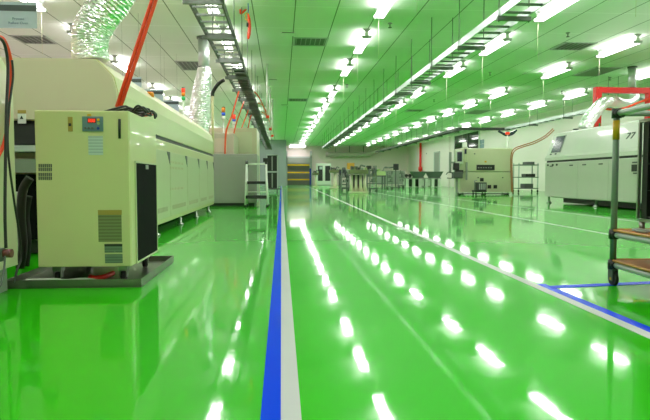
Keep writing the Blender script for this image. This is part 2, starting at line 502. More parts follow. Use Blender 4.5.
for px_, py_, lab in ((390, 24, 'over the aisle beside the first lamp of the aisle row'), (568, 30, 'over the space before the red gantry'), (490, 71, 'between the bare ladder and the next lamp row'),
                      (562, 89, 'near the window wall'), (347, 85, 'over the aisle beyond the third aisle lamp'), (434, 99, 'far along the bare ladder'), (610, 74.5, 'above the red gantry')):
    Yv = F * (HC - H) / (178.5 - py_)
    a = at(px_, py_, Yv)
    t = thing('sprinkler', f'small dark ceiling sprinkler {lab}', 'sprinkler', (a.x, Yv, HC), 'ceiling sprinklers')
    MB().lathe((a.x, Yv, HC), [(0.012, -0.05), (0.012, -0.02), (0.035, -0.012), (0.035, 0)]).build('escutcheon', M['grey'], t)
    MB().lathe((a.x, Yv, HC), [(0.028, -0.072), (0.028, -0.066), (0.008, -0.06), (0.008, -0.05)]).build('deflector', M['dark_grey'], t)


# ------------------------------------------------------------------ cable ladders
def ladder(t, x0, x1, y0, y1, zb=2.15, zt=2.23, pitch=0.28, rail='galv', rung='galv_dark', ys=(), axis='y', rod_in=-0.01):
    def B(a0, a1, b0, b1, c0, c1):
        return box(a0, a1, b0, b1, c0, c1) if axis == 'y' else box(b0, b1, a0, a1, c0, c1)
    B(x0, x0 + 0.015, y0, y1, zb, zt).build('side_rail', M[rail], t)
    B(x1 - 0.015, x1, y0, y1, zb, zt).build('side_rail', M[rail], t)
    n = int((y1 - y0) / pitch)
    first = None
    extra = MB()
    rungs = 0
    for i in range(n):
        y = y0 + 0.12 + i * pitch
        if i < 100:
            B(x0 + 0.015, x1 - 0.015, y - 0.014, y + 0.014, zb + 0.005, zb + 0.025).build('rung', M[rung], t)
        else:
            extra.box(x0 + 0.015, x1 - 0.015, y - 0.02, y + 0.02, zb + 0.005, zb + 0.025); rungs += 1
    if rungs:
        o = extra.build('rung', M[rung], t); o['kind'] = 'stuff'
    else:
        extra.bm.free()
    for y in ys:
        s = B(x0 - 0.03, x1 + 0.03, y - 0.02, y + 0.02, zb - 0.045, zb - 0.001).build('support_strut', M['galv_dark'], t)
        for x in (x0 + rod_in, x1 + 0.01):
            p = (x, y) if axis == 'y' else (y, x)
            MB().cyl((p[0], p[1], zb - 0.06), (p[0], p[1], HC), 0.006, 6).build('hanger_rod', M['galv_dark'], s)


tl = thing('cable_ladder', 'cable ladder hung over the cream oven, with orange cables dropping from it', 'cable tray', (-0.79, 4.0, 2.15))
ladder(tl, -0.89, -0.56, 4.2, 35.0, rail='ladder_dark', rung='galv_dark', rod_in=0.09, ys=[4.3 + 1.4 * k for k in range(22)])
tr = thing('cable_ladder', 'bare bright cable ladder hung alone over the green floor', 'cable tray', (2.38, 4.0, 2.15))
ladder(tr, 2.27, 2.57, 5.0, 33.0, ys=[6.05 + 1.38 * k for k in range(20)])
tw = thing('cable_ladder', 'cable ladder with a crosswise jog, along the window wall', 'cable tray', (8.0, 4.0, 2.15))
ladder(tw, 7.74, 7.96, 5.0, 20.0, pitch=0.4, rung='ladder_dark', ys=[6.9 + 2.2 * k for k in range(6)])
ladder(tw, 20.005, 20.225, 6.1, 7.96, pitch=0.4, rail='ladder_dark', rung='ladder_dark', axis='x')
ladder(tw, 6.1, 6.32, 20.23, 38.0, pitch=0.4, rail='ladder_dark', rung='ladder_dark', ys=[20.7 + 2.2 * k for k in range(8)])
# cables lying in them
def bundle(label, x0, x1, y0, y1, z, n, m, group=None):
    t = thing('cable_bundle', label, 'cables', ((x0 + x1) / 2, y0, z))
    for i in range(n):
        x = x0 + (x1 - x0) * (i + 0.5) / n
        pts = [(x + random.uniform(-0.012, 0.012), y0 + (y1 - y0) * k / 14, z + 0.018 + random.uniform(0, 0.03)) for k in range(15)]
        MB().tube(pts, 0.016, 6, smooth=3).build('cable', M[m], t)
bundle('black cables filling the ladder above the step ladder', -0.765, -0.60, 9.6, 34.5, 2.186, 12, 'black')
bundle('black cables in the far stretch of the window-wall ladder', 6.14, 6.28, 20.6, 37.0, 2.186, 6, 'black')
a = at(512, 122, 19.6)
t = thing('hanging_cable_coil', 'dark blue coil of cable hung where the window-wall ladder jogs', 'cable', (a.x, 19.9, a.z))
for k in range(3):
    MB().tube([(a.x - 0.35 + 0.02 * k, 19.93, 2.1), (a.x - 0.1, 19.93 - 0.02 * k, 2.0 - 0.02 * k), (a.x + 0.15, 19.93, 2.06 - 0.03 * k), (a.x + 0.3, 19.93, 2.14)], 0.035, 8, smooth=5).build('loop', M['screen'], t)

# ------------------------------------------------------------------ chiller on its drip tray
t = thing('drip_tray', 'shallow dull steel drip tray on the floor under the chiller', 'tray', (-0.88, 2.92, 0))
box(-1.17, -0.60, 2.545, 3.30, 0.004, 0.008).build('tray_floor', M['tray_steel'], t)
MB().box(-1.17, -0.60, 2.545, 2.549, 0.0, 0.036).box(-1.17, -0.60, 3.296, 3.30, 0.0, 0.036).box(-1.17, -1.166, 2.549, 3.296, 0.0, 0.036).box(-0.604, -0.60, 2.549, 3.296, 0.0, 0.036).build('rim', M['tray_steel'], t)

x0, x1, y0, y1, zb, zt = -1.049, -0.655, 2.6, 3.15, 0.08, 0.757
ch = thing('chiller', 'small cream process chiller with red digital display, standing in a steel tray', 'chiller', ((x0 + x1) / 2, (y0 + y1) / 2, 0.008))
box(x0, x1, y0 + 0.012, y1, zb, zt, bev=0.006).build('body', M['cream'], ch)
box(x0 + 0.001, x1 - 0.001, y0, y0 + 0.0115, zb + 0.002, zt - 0.002, bev=0.004).build('front_panel', M['cream'], ch)


def fp(px_, py_):          # a point on the chiller's front
    return at(px_, py_, y0)


def plate(name, a, b_, m, parent, th=0.003, back=0.0005, bev=0.0):
    p, q = fp(*a), fp(*b_)
    return box(min(p.x, q.x), max(p.x, q.x), y0 - back - th, y0 - back, min(p.z, q.z), max(p.z, q.z), bev=bev).build(name, M[m], parent)


cp = plate('control_panel', (82.5, 116.5), (103.5, 131.5), 'panel_blue', ch, 0.006, bev=0.001)
p = fp(88.2, 122.3); yy = y0 - 0.0068
box(fp(85.6, 0).x, fp(94, 0).x, yy - 0.002, yy, fp(0, 122.4).z, fp(0, 117.8).z).build('display', M['led_dark'], cp)
for k in range(3):
    cx = fp(87.3 + 2.4 * k, 0).x; cz = fp(0, 120.1).z
    s7 = MB()
    for dx, dz, hw, hh in ((0, 0.006, 0.0028, 0.0007), (0, 0, 0.0028, 0.0007), (0, -0.006, 0.0028, 0.0007), (-0.003, 0.003, 0.0007, 0.0025), (0.003, 0.003, 0.0007, 0.0025), (-0.003, -0.003, 0.0007, 0.0025), (0.003, -0.003, 0.0007, 0.0025)):
        s7.box(cx + dx - hw, cx + dx + hw, yy - 0.003, yy - 0.0022, cz + dz - hh, cz + dz + hh)
    s7.build('digit', M['led'], cp)
for (bx, by, r, m_) in ((99, 120, 0.006, 'yellow'), (99, 123.5, 0.006, 'machine_green'), (98.8, 128.5, 0.006, 'blue'), (86, 128.3, 0.0045, 'dark_grey'), (89.5, 128.3, 0.0045, 'dark_grey'), (93, 128.3, 0.0045, 'dark_grey')):
    q = fp(bx, by)
    MB().cyl((q.x, yy, q.z), (q.x, yy - 0.004, q.z), r, 12).build('button', M[m_], cp)
plate('alarm_tab', (87.5, 114.2), (91.5, 116.3), 'yellow', ch, 0.004)
sw = plate('switch_plate', (68, 117), (73, 131.5), 'brass', ch, 0.003)
p = fp(70.4, 124.8)
box(p.x - 0.005, p.x + 0.005, y0 - 0.008, y0 - 0.0036, p.z - 0.006, p.z + 0.006).build('toggle', M['black'], sw)
plate('instruction_sheet', (88.2, 136), (103.2, 155), 'paper', ch, 0.001)
wl = plate('warning_label', (98, 210), (122, 241.8), 'plate', ch, 0.001)
p, q = fp(98, 210), fp(122, 214.8)
box(p.x, q.x, y0 - 0.0022, y0 - 0.0016, q.z, p.z).build('label_header', M['brass'], wl)
plate('rating_plate', (104.5, 244), (122.5, 252.5), 'plate_teal', ch, 0.001)
plate('serial_plate', (105, 254.2), (122.8, 263), 'plate_teal', ch, 0.001)
p = fp(104.5, 244); q = fp(122.5, 246)
box(p.x, q.x, y0 - 0.0022, y0 - 0.0016, q.z, p.z).build('plate_header', M['black'], ch)
for ya in (164, 172.8):
    vt = MB()
    for c in range(7):
        for r in range(2):
            a = fp(38.6 + 2.0 * c, ya + 3.8 * r)
            vt.box(a.x, a.x + 0.0055, y0 - 0.0016, y0 - 0.0005, a.z - 0.0145, a.z)
    vt.build('vent_grille', M['dark_grey'], ch)
a, b_ = fp(119.6, 119), fp(119.6, 138.5)
MB().tube([(a.x, y0 - 0.001, a.z), (b_.x, y0 - 0.001, b_.z)], 0.0055, 10).build('level_gauge', M['black'], ch)
g = box(x1 + 0.0005, x1 + 0.004, 2.69, 3.12, 0.09, 0.535).build('side_grille', M['black_matt'], ch)
MB().box(x1 + 0.0005, x1 + 0.007, 2.682, 2.69, 0.082, 0.543).box(x1 + 0.0005, x1 + 0.007, 3.12, 3.128, 0.082, 0.543).box(x1 + 0.0005, x1 + 0.007, 2.69, 3.12, 0.535, 0.543).box(x1 + 0.0005, x1 + 0.007, 2.69, 3.12, 0.082, 0.09).build('grille_frame', M['cream_pale'], g)
box(x1 + 0.0042, x1 + 0.008, 2.88, 2.93, 0.51, 0.53).build('clip', M['grey'], g)
for cx in (x0 + 0.06, x1 - 0.05):
    for cy in (y0 + 0.07, y1 - 0.07):
        c = MB().box(cx - 0.02, cx + 0.02, cy - 0.02, cy + 0.02, 0.056, 0.0795).box(cx - 0.016, cx - 0.012, cy - 0.015, cy + 0.015, 0.026, 0.056).box(cx + 0.012, cx + 0.016, cy - 0.015, cy + 0.015, 0.026, 0.056).build('caster', M['steel'], ch)
        MB().tube([(cx - 0.010, cy, 0.0305), (cx + 0.010, cy, 0.0305)], 0.0215, 14).build('wheel', M['rubber'], c)
# drain hoses under it
t = tag(MB().tube([(-1.1, 2.60, 0.022), (-0.98, 2.605, 0.024), (-0.93, 2.58, 0.022), (-0.86, 2.61, 0.022), (-0.8, 2.575, 0.022)], 0.011, 8, smooth=6).build('drain_hose', M['clear'], None), 'pale drain hose coiled in the tray under the chiller', 'hose')
t = tag(MB().tube([(-0.86, 2.7, 0.022), (-0.83, 2.66, 0.022), (-0.80, 2.70, 0.022), (-0.79, 2.8, 0.022)], 0.012, 8, smooth=6).build('drain_valve', M['red'], None), 'short red valve pipe in the tray under the chiller', 'valve')

# heap of black cable ends on the chiller
t = thing('cable_bundle', 'crumpled black and red cables lying on top of the chiller', 'cables', (-0.75, 2.95, 0.757))
for k in range(15):
    sx_, sy_ = random.uniform(-0.80, -0.68), random.uniform(2.82, 3.08)
    pts = [(-0.95 + random.uniform(0, .1), 3.0, 0.766 + 0.001 * k)] + [(min(-0.645, sx_ + 0.04 * j), sy_ + random.uniform(-0.05, 0.05), 0.769 + random.uniform(0, 0.04)) for j in range(4)]
    MB().tube(pts, 0.0055, 6, smooth=5).build('cable', M['hose' if k in (4, 11) else 'black'], t)
# the paired hoses rising out of the frame
for k, lab in ((0, 'orange-red air hose rising steeply from the chiller top, the steeper of the pair'), (1, 'orange-red air hose rising steeply behind the chiller, leaning the more of the pair')):
    a, b_ = at(116.6 + 4.0 * k, 107, 3.12), at(151.9 + 4.1 * k, 0, 3.12)
    dv = b_ - a
    pts = [a + dv * f for f in (0, 0.3, 0.7, 1.0)] + [Vector((a.x + dv.x * (HC - a.z) / dv.z, 3.12, HC - 0.001))]
    tag(MB().tube(pts, 0.0092, 10).build('air_hose', M['hose'], None), lab, 'hose', 'air hoses from the ceiling')

# ------------------------------------------------------------------ long cream reflow oven (nearer line)
OX = -0.99
ov = thing('reflow_oven', 'long cream reflow oven with notched doors, behind the chiller', 'oven', (-1.6, 6.0, 0))
box(-2.35, OX, 3.7, 8.72, 0.088, 0.785, bev=0.01).build('body', M['cream'], ov)
prof = [(-2.35, 0.815), (OX, 0.815), (OX, 0.99), (OX - 0.025, 1.09), (-1.115, 1.19), (-2.25, 1.19), (-2.35, 1.1)]
MB().prism(prof, 3.7, 8.72).build('hood', M['cream'], ov)
MB().prism([(-2.34, 0.82), (OX - 0.005, 0.82), (OX - 0.005, 0.99), (OX - 0.03, 1.085), (-1.118, 1.185), (-2.25, 1.185)], 3.675, 3.6995).build('end_panel', M['cream_end'], ov)
box(-2.3, OX - 0.012, 3.71, 8.71, 0.7852, 0.8148).build('seam', M['black'], ov)
# inlet tunnel beside the chiller
e = box(-2.1, -1.3, 3.59, 3.674, 0.665, 0.775).build('inlet_tunnel', M['black'], ov)
box(-2.1, -1.3, 3.50, 3.673, 0.62, 0.655).build('tunnel_lip', M['grey_light'], e)
box(-2.1, -1.3, 3.55, 3.673, 0.50, 0.58).build('conveyor_rail', M['grey'], e)
box(-2.1, -1.15, 3.66, 3.674, 0.095, 0.49).build('open_bay_shade', M['black_matt'], ov)  # flat black sheet standing in for the shade below the inlet
a, b_ = at(17.5, 110, 3.67), at(26, 113.4, 3.67)
box(a.x, b_.x, 3.67, 3.6745, b_.z, a.z).build('label_header', M['brass'], ov)
a, b_ = at(17.5, 113.8, 3.67), at(26, 123.5, 3.67)
wl = box(a.x, b_.x, 3.67, 3.6745, b_.z, a.z).build('warning_label', M['white_paint'], ov)
a, b_ = at(19.8, 115.5, 3.67), at(23.5, 119, 3.67)
MB().prism([(a.x, b_.z), (b_.x, b_.z), ((a.x + b_.x) / 2, a.z)], 3.668, 3.6695).build('symbol', M['black'], wl)
ys = [3.6, 5.3, 5.95, 6.7, 7.4, 8.45]
seams = [3.74, 5.3, 6.25, 7.15, 7.95, 8.68]
for a, b_ in zip(seams, seams[1:]):
    dr = box(OX + 0.0005, OX + 0.008, a + 0.006, b_ - 0.006, 0.13, 0.70, bev=0.003).build('door', M['cream_pale'], ov)
    MB().prism([(b_ - 0.15, 0.697), (b_ - 0.012, 0.697), (b_ - 0.012, 0.585)], OX + 0.0085, OX + 0.011, 'x').build('handle_notch', M['dark_grey'], dr)
    for zz in (0.2,):
        s = MB()
        for k in range(int((b_ - a - 0.16) / 0.05)):
            s.box(OX + 0.0085, OX + 0.0105, a + 0.08 + 0.05 * k, a + 0.115 + 0.05 * k, 0.185, 0.225)
        s.build('vent_grille', M['beige'], dr)
for zz in (0.36, 0.55, 0.60):
    s = MB()
    for k in range(9):
        s.box(OX + 0.0085, OX + 0.0105, 5.3 + 0.08 * k, 5.36 + 0.08 * k, zz, zz + 0.022)
    s.build('vent_grille', M['cream_end'], ov)
for y in (4.85, 5.99, 7.1, 8.29):
    f = MB().lathe((OX - 0.03, y, 0), [(0.035, 0), (0.035, 0.012), (0.014, 0.02), (0.014, 0.087)]).build('foot', M['steel'], ov)
for y in (4.8, 8.2):
    MB().lathe((-2.2, y, 0), [(0.035, 0), (0.035, 0.012), (0.014, 0.02), (0.014, 0.087)]).build('foot', M['steel'], ov)
a = at(166, 114, 4.95)
MB().lathe((OX - 0.09, 5.0, 1.14), [(0.03, 0.0), (0.03, 0.03), (0.022, 0.04)]).build('stop_button', M['lamp_orange'], ov)
box(-2.2, -1.2, 3.7, 8.3, 0.01, 0.087).build('plinth', M['black'], ov)

# next machine in the line: grey cabinet and two cream boxes
gm = thing('machine_cabinet', 'low grey machine cabinet behind the step ladder', 'cabinet', (-1.0, 10.4, 0))
box(-1.75, -0.41, 9.97, 10.9, 0.05, 0.877, bev=0.008).build('body', M['cab_grey'], gm)
box(-1.7, -0.46, 10.0, 10.88, 0.0, 0.049).build('plinth', M['black'], gm)
box(-1.7, -0.44, 9.962, 9.9695, 0.1, 0.84, bev=0.002).build('front_cover', M['cab_grey'], gm)
b1 = thing('loader_box', 'dull beige box machine behind the grey cabinet', 'machine', (-1.2, 11.4, 0))
box(-1.75, -0.87, 10.95, 12.1, 0.05, 1.3, bev=0.01).build('body', M['beige'], b1)
box(-1.7, -0.9, 11.0, 12.05, 0, 0.049).build('plinth', M['black'], b1)
box(-1.6, -1.0, 10.942, 10.949, 0.95, 1.2).build('access_panel', M['cream_end'], b1)
b2 = thing('placement_box', 'taller greenish cream box machine past the beige box', 'machine', (-0.7, 12.8, 0))
box(-1.6, -0.5, 12.2, 13.6, 0.05, 1.5, bev=0.01).build('body', M['cream_end'], b2)
box(-1.55, -0.55, 12.25, 13.55, 0, 0.049).build('plinth', M['black'], b2)
box(-1.5, -0.6, 12.192, 12.199, 1.0, 1.42).build('access_panel', M['cream_pale'], b2)
box(-0.92, -0.88, 12.185, 12.199, 0.92, 1.12).build('door_handle', M['dark_grey'], b2)
b3 = thing('placement_box', 'cream box machine hidden mostly by the taller box, near the black rack', 'machine', (-0.9, 15.5, 0))
box(-1.7, -0.62, 14.2, 17.0, 0.05, 1.35, bev=0.01).build('body', M['cream_pale'], b3)
box(-1.65, -0.66, 14.25, 16.95, 0, 0.049).build('plinth', M['black'], b3)


def tower(x, y, z0, zs, cols, label, r=0.03, stem=0.012):
    t = thing('signal_tower', label, 'signal light', (x, y, z0), 'machine signal lights')
    MB().lathe((x, y, z0), [(0.03, 0.0005), (0.03, 0.012), (stem, 0.02), (stem, zs - z0)]).build('stem', M['white_paint'], t)
    z = zs
    for m_, h in cols:
        MB().lathe((x, y, z), [(r, 0.001), (r, h - 0.004)]).build('lens', M[m_], t)
        z += h
    MB().lathe((x, y, z), [(r, 0), (r * 0.9, 0.01), (r * 0.4, 0.018)]).build('cap', M['dark_grey'], t)


tower(-1.29, 7.95, 1.19, 1.50, [('lamp_green', 0.05), ('lamp_orange', 0.05), ('lamp_red', 0.055)], 'signal light of green, orange and red lenses on the long cream oven', 0.024)
tower(-1.07, 11.1, 1.3, 1.55, [('white_paint', 0.08), ('lamp_blue', 0.06), ('lamp_orange', 0.09)], 'signal light with blue and orange lenses on the dull beige box', 0.035)
tower(-0.98, 12.4, 1.5, 1.58, [('white_paint', 0.07), ('lamp_blue', 0.05), ('lamp_red', 0.09)], 'signal light with blue and red lenses on the taller cream box', 0.035)


# ------------------------------------------------------------------ foil ducts
def foil_duct(label, pts, r, n, rigid=None, jitter=0.032, collar=None):
    t = thing('foil_duct', label, 'duct', pts[0])
    MB().tube(spline([Vector(p) for p in pts], n), r, 40, jitter=jitter, crinkle=0.018).build('flexible_hose', M['foil'], t)
    if rigid:
        a, b_, rr = rigid
        MB().tube([a, b_], rr, 20).build('rigid_pipe', M['galv'], t)
        MB().tube([Vector(a) + Vector((0, 0, 0.0)), Vector(a) + Vector((0, 0, 0.05))], rr * 1.12, 20).build('pipe_collar', M['galv_dark'], t)
        MB().tube([Vector(b_) - Vector((0, 0, 0.03)), Vector(b_)], rr * 1.25, 20).build('ceiling_flange', M['galv_dark'], t)
    return t


YD = 3.85
foil_duct('thick crumpled silver duct rising from the beige oven end, bent at the top', [(at(91, 70, YD).x, YD, 1.205), at(90, 50, YD), at(91, 34, YD), at(99, 18, YD), at(113, 0, YD), at(122, -18, YD), at(125, -40, YD), (at(127, -90, YD).x, YD, 2.4), (at(128, -90, YD).x, YD, HC - 0.001)], [0.112, 0.108, 0.112, 0.115, 0.112, 0.11, 0.11, 0.11, 0.11], 14)
YD = 10.3
ax = at(203, 60, YD).x
foil_duct('pale crumpled silver duct with straight pipe on top, above the grey cabinet', [(at(198.5, 150, YD).x, YD, 0.90), at(199, 128, YD), at(200, 108, YD), at(202, 90, YD), at(204, 76, YD), at(204, 68, YD)], [0.17, 0.17, 0.17, 0.16, 0.13, 0.11], 16,
          rigid=((at(204, 68, YD).x, YD, at(204, 70, YD).z), (at(204, 68, YD).x, YD, HC - 0.001), 0.095))

# cream post with a black hose arching to the ladder
a = at(212.5, 95, 10.02)
t = thing('vent_post', 'slim cream post on the grey cabinet with a black hose at its top', 'post', (a.x, 10.02, 0.877))
MB().tube([(a.x, 10.02, 0.878), (a.x, 10.02, a.z)], 0.022, 12).build('post', M['cream'], t)
MB().tube([(a.x, 10.02, a.z - 0.02), (a.x + 0.01, 10.02, a.z + 0.05), at(217, 85.5, 9.98), at(221, 81.8, 9.96), at(224, 80.2, 9.94)], 0.03, 10, smooth=6).build('hose', M['black'], t)

# hanging process signs
def sign(px_, py_, Y, label, w=0.30, h=0.215):
    c = at(px_, py_, Y)
    t = thing('hanging_sign', label, 'sign', (c.x, Y, c.z - h / 2), 'signs hung above the oven line')
    box(c.x - w / 2, c.x + w / 2, Y, Y + 0.006, c.z - h / 2, c.z + h / 2).build('board', M['sign_board'], t)
    box(c.x - w / 2, c.x + w / 2, Y - 0.002, Y - 0.0005, c.z + h * 0.15, c.z + h * 0.38).build('header_band', M['sign_band'], t)
    box(c.x - w / 2 - 0.006, c.x - w / 2 - 0.0005, Y - 0.001, Y + 0.006, c.z - h / 2, c.z + h / 2).build('edge_strip', M['blue'], t)
    text_mesh('lettering', 'Process', 0.030, (c.x, Y - 0.001, c.z - 0.030), FACING, M['ink'], t)
    text_mesh('lettering', 'Reflow Oven', 0.030, (c.x, Y - 0.001, c.z - 0.066), FACING, M['ink'], t)
    for s in (-1, 1):
        MB().cyl((c.x + s * 0.12, Y + 0.003, c.z + h / 2), (c.x + s * 0.12, Y + 0.003, HC), 0.0015, 5).build('wire', M['galv_dark'], t)
sign(18, 15, 5.15, 'hanging pale blue process sign above the beige oven end, largest of its row')
sign(131, 84.5, 8.9, 'hanging pale blue sign right beside the orange-red hoses')
sign(154, 96, 10.2, 'hanging pale blue sign, third along its row above the oven')
sign(171, 106, 11.7, 'hanging pale blue sign, last of its row near the signal light')

# ------------------------------------------------------------------ machine at the left edge with its cables
nm = thing('conveyor_machine', 'pale green-cream machine cut off by the photo edge beside the chiller', 'machine', (-1.5, 1.6, 0))
MB().prism([(-1.9, 0.106), (-1.1, 0.106), (-1.1, 0.80), (-1.115, 0.90), (-1.16, 1.0), (-1.9, 1.02)], 0.9, 2.525).build('body', M['cream_pale'], nm)
box(-1.8, -1.14, 2.38, 2.515, 0, 0.105).build('plinth', M['grey'], nm)
box(-1.8, -1.14, 0.95, 1.1, 0, 0.105).build('plinth', M['grey'], nm)
MB().prism([(1.0, 0.3), (2.46, 0.3), (2.46, 0.78), (1.0, 0.78)], -1.0995, -1.094, 'x').build('side_panel', M['cream_pale'], nm)
q = at(6, 252, 2.36)
rg = MB().box(-1.093, -1.06, 2.30, 2.335, q.z - 0.03, q.z + 0.02, bev=0.004).build('air_regulator', M['dark_grey'], nm)
MB().tube([(-1.06, 2.318, q.z), (-1.03, 2.318, q.z)], 0.017, 14).build('gauge_dial', M['dark_red'], rg)
def wire(label, pts, r, m_, cat='cable', group=None, name='cable'):
    return tag(MB().tube(pts, r, 8, smooth=6).build(name, M[m_], None), label, cat, group)
XW = -1.075
def onx(px_, py_, X=XW):
    d = FW * F + RT * (px_ - 325) + UP * (210 - py_)
    return Vector((0, 0, H)) + d * (X / d.x)
wire('red cable looping over the machine at the photo edge', [onx(-6, 36), onx(2, 38), onx(7, 46), onx(10.5, 60), onx(11, 78), onx(9, 100), onx(7.5, 125), onx(3.5, 145), onx(-4, 160)], 0.0075, 'hose')
wire('thick black cable hanging beside the red one at the photo edge', [onx(-6, 35, -1.055), onx(2, 40, -1.055), onx(6, 50, -1.055), onx(8, 70, -1.055), onx(6.5, 110, -1.055), onx(5.5, 160, -1.055), onx(5, 215, -1.055), onx(6, 248, -1.055)], 0.006, 'black')
wire('black cable running down past the regulator toward the tray', [onx(12, 60, -1.06), onx(13, 78, -1.06), onx(9, 110, -1.06), onx(8, 150, -1.06), onx(14, 200, -1.06), onx(19.5, 235, -1.06), onx(21, 258, -1.06), onx(17, 270, -1.06), onx(14, 283, -1.06)], 0.0045, 'black')
wire('thin dark loop of tubing under the regulator at the photo edge', [onx(5, 256, -1.04), onx(4, 270, -1.04), onx(1, 284, -1.04), onx(-3, 289, -1.04)], 0.004, 'dark_grey', name='tubing')
# hoses in the dark gap between that machine and the chiller
YG = 3.0
for k, (pp, r, m_, lab) in enumerate((
        ([(34, 178), (27, 190), (25, 215), (27, 245), (24, 268)], 0.022, 'black', 'thick black hose in the gap beside the chiller, bending behind it'),
        ([(33, 196), (30, 215), (32, 240), (30, 266)], 0.018, 'rubber', 'black hose close against the side of the chiller'),
        ([(22, 192), (20.5, 215), (24, 240), (21, 262)], 0.014, 'clear', 'cloudy plastic hose in the gap beside the chiller'))):
    wire(lab, [at(x - 4, y, YG + 0.12 * k) for x, y in pp], r, m_, 'hose', name='hose')

# ------------------------------------------------------------------ cables dropping from the ladder
def drop(pts, label, r=0.012, m_='orange'):
    wire(label, [at(x, y, Y) for x, y, Y in pts], r, m_, 'cable', 'orange cables from the ladder', 'power_cord')
drop([(239, 91.5, 11.05), (236, 101, 11.0), (232, 115, 10.93), (226.5, 130, 10.92), (225.3, 142, 10.92), (225, 154, 10.92)], 'orange cable dropping to the dull beige box, longest of the drops', 0.016)
drop([(244, 102, 12.3), (242, 107, 12.0), (237, 121, 12.15), (234, 133, 12.15), (233.5, 138, 12.15)], 'orange cable dropping between the beige and the cream box', 0.014)
drop([(248.5, 110, 13.9), (247, 114, 13.9), (242, 127, 13.8), (241, 133, 13.75)], 'orange cable dropping onto the taller cream box', 0.014)
drop([(251.5, 115, 15.0), (250, 119, 15.0), (247.8, 130, 14.9), (247, 137, 14.8)], 'orange cable dropping behind the taller cream box', 0.014)
drop([(254.5, 92, 11.3), (257, 94.5, 11.4), (261, 101, 11.6), (264.5, 109, 12.0), (266.5, 115, 12.45)], 'orange cable looping from the ladder to the first white drop pole', 0.012)
drop([(258.5, 103.3, 13.6), (261.5, 104.5, 14.0), (266, 110.5, 14.8), (268.8, 118, 15.6)], 'orange cable looping from the ladder to the second white drop pole', 0.012)
drop([(262, 112.3, 15.9), (265, 114, 16.5), (269, 120.5, 17.5), (271.5, 127.5, 18.0)], 'orange cable looping from the ladder to the third white drop pole', 0.012)
for (px_, pt, Y, lab) in ((267.3, 66.5, 12.6, 'first'), (270.2, 88.5, 15.75, 'second'), (272.2, 100.5, 18.15, 'third')):
    x = at(px_, pt, Y).x
    t = thing('drop_pole', f'white power drop pole hanging from the ceiling, {lab} from the camera', 'pole', (x, Y, 1.74), 'white drop poles')
    MB().tube([(x, Y, 1.80), (x, Y, HC)], 0.022, 10).build('conduit', M['white_paint'], t)
    box(x - 0.035, x + 0.035, Y - 0.035, Y + 0.035, 1.74, 1.80, bev=0.005).build('socket', M['hose'], t)
# hand control hanging by the ladder
c = at(248, 0, 8.3)
t = thing('hanging_control', 'red hand control with a yellow ring hung from the ceiling on a blue cord', 'control', (c.x, 8.3, at(248, 38, 8.3).z), None)
MB().tube([(c.x, 8.3, HC - 0.001), (c.x + 0.004, 8.3, HC - 0.08), (c.x, 8.3, at(248, 13, 8.3).z)], 0.006, 8, smooth=4).build('cord', M['lamp_blue'], t)
zz = at(248, 13, 8.3).z
MB().tube([(c.x - 0.012 + 0.026 * math.sin(a), 8.3, zz - 0.05 - 0.05 * math.cos(a)) for a in [k * PI / 9 for k in range(19)]], 0.007, 8).build('ring', M['yellow'], t)
MB().tube([(c.x, 8.29, zz - 0.02), (c.x + 0.015, 8.28, zz - 0.1), (c.x + 0.018, 8.28, zz - 0.2), (c.x + 0.012, 8.28, zz - 0.30), (c.x, 8.28, zz - 0.36)], [0.014, 0.022, 0.024, 0.022, 0.012], 10, smooth=4).build('grip', M['hose'], t)
box(c.x - 0.02, c.x + 0.006, 8.25, 8.262, zz - 0.2, zz - 0.14).build('switch', M['black'], t)
c2 = at(241, 0, 8.6)
t = tag(MB().tube([(c2.x - 0.01, 8.6, HC - 0.001), (c2.x, 8.6, HC - 0.06), (c2.x + 0.1, 8.6, at(247, 7, 8.6).z)], 0.014, 8, smooth=4).build('red_hose_tail', M['hose'], None), 'short red hose tail at the ceiling beside the hanging hand control', 'hose')

# ------------------------------------------------------------------ step ladder
sl = thing('step_ladder', 'small white step ladder with black treads on the green floor', 'ladder', (-0.405, 9.7, 0))
lx0, lx1 = -0.585, -0.23
for x, xt in ((lx0, lx0 + 0.02), (lx1, lx1 - 0.02)):
    MB().tube([(x, 9.56, 0.02), (xt, 9.72, 0.70)], 0.017, 10).build('front_leg', M['white_paint'], sl)
    MB().tube([(x + 0.01, 9.93, 0.02), (xt, 9.745, 0.62)], 0.014, 10).build('rear_leg', M['white_paint'], sl)
    for yy_, xx in ((9.56, x), (9.93, x + 0.01)):
        MB().tube([(xx, yy_, 0), (xx, yy_, 0.035)], 0.022, 10).build('rubber_foot', M['rubber'], sl)
    MB().tube([(xt, 9.72, 0.70), (xt, 9.725, 0.73), (xt, 9.76, 0.745), (xt, 9.80, 0.72), (xt, 9.80, 0.65)], 0.022, 10, smooth=4).build('hand_grip', M['black'], sl)
MB().box(lx0 + 0.01, lx1 - 0.01, 9.50, 9.74, 0.14, 0.19, bev=0.004).build('tread', M['black'], sl)
MB().box(lx0 + 0.03, lx1 - 0.03, 9.58, 9.80, 0.375, 0.42, bev=0.004).build('tread', M['black'], sl)
MB().tube([(lx0 + 0.02, 9.72, 0.70), (lx1 - 0.02, 9.72, 0.70)], 0.012, 10).build('top_bar', M['white_paint'], sl)
MB().tube([(lx0 + 0.01, 9.86, 0.24), (lx1 - 0.01, 9.86, 0.24)], 0.009, 8).build('brace', M['white_paint'], sl)
MB().box(lx1 - 0.07, lx1 + 0.01, 9.70, 9.74, 0.735, 0.80, bev=0.006).build('tool_holder', M['black'], sl)

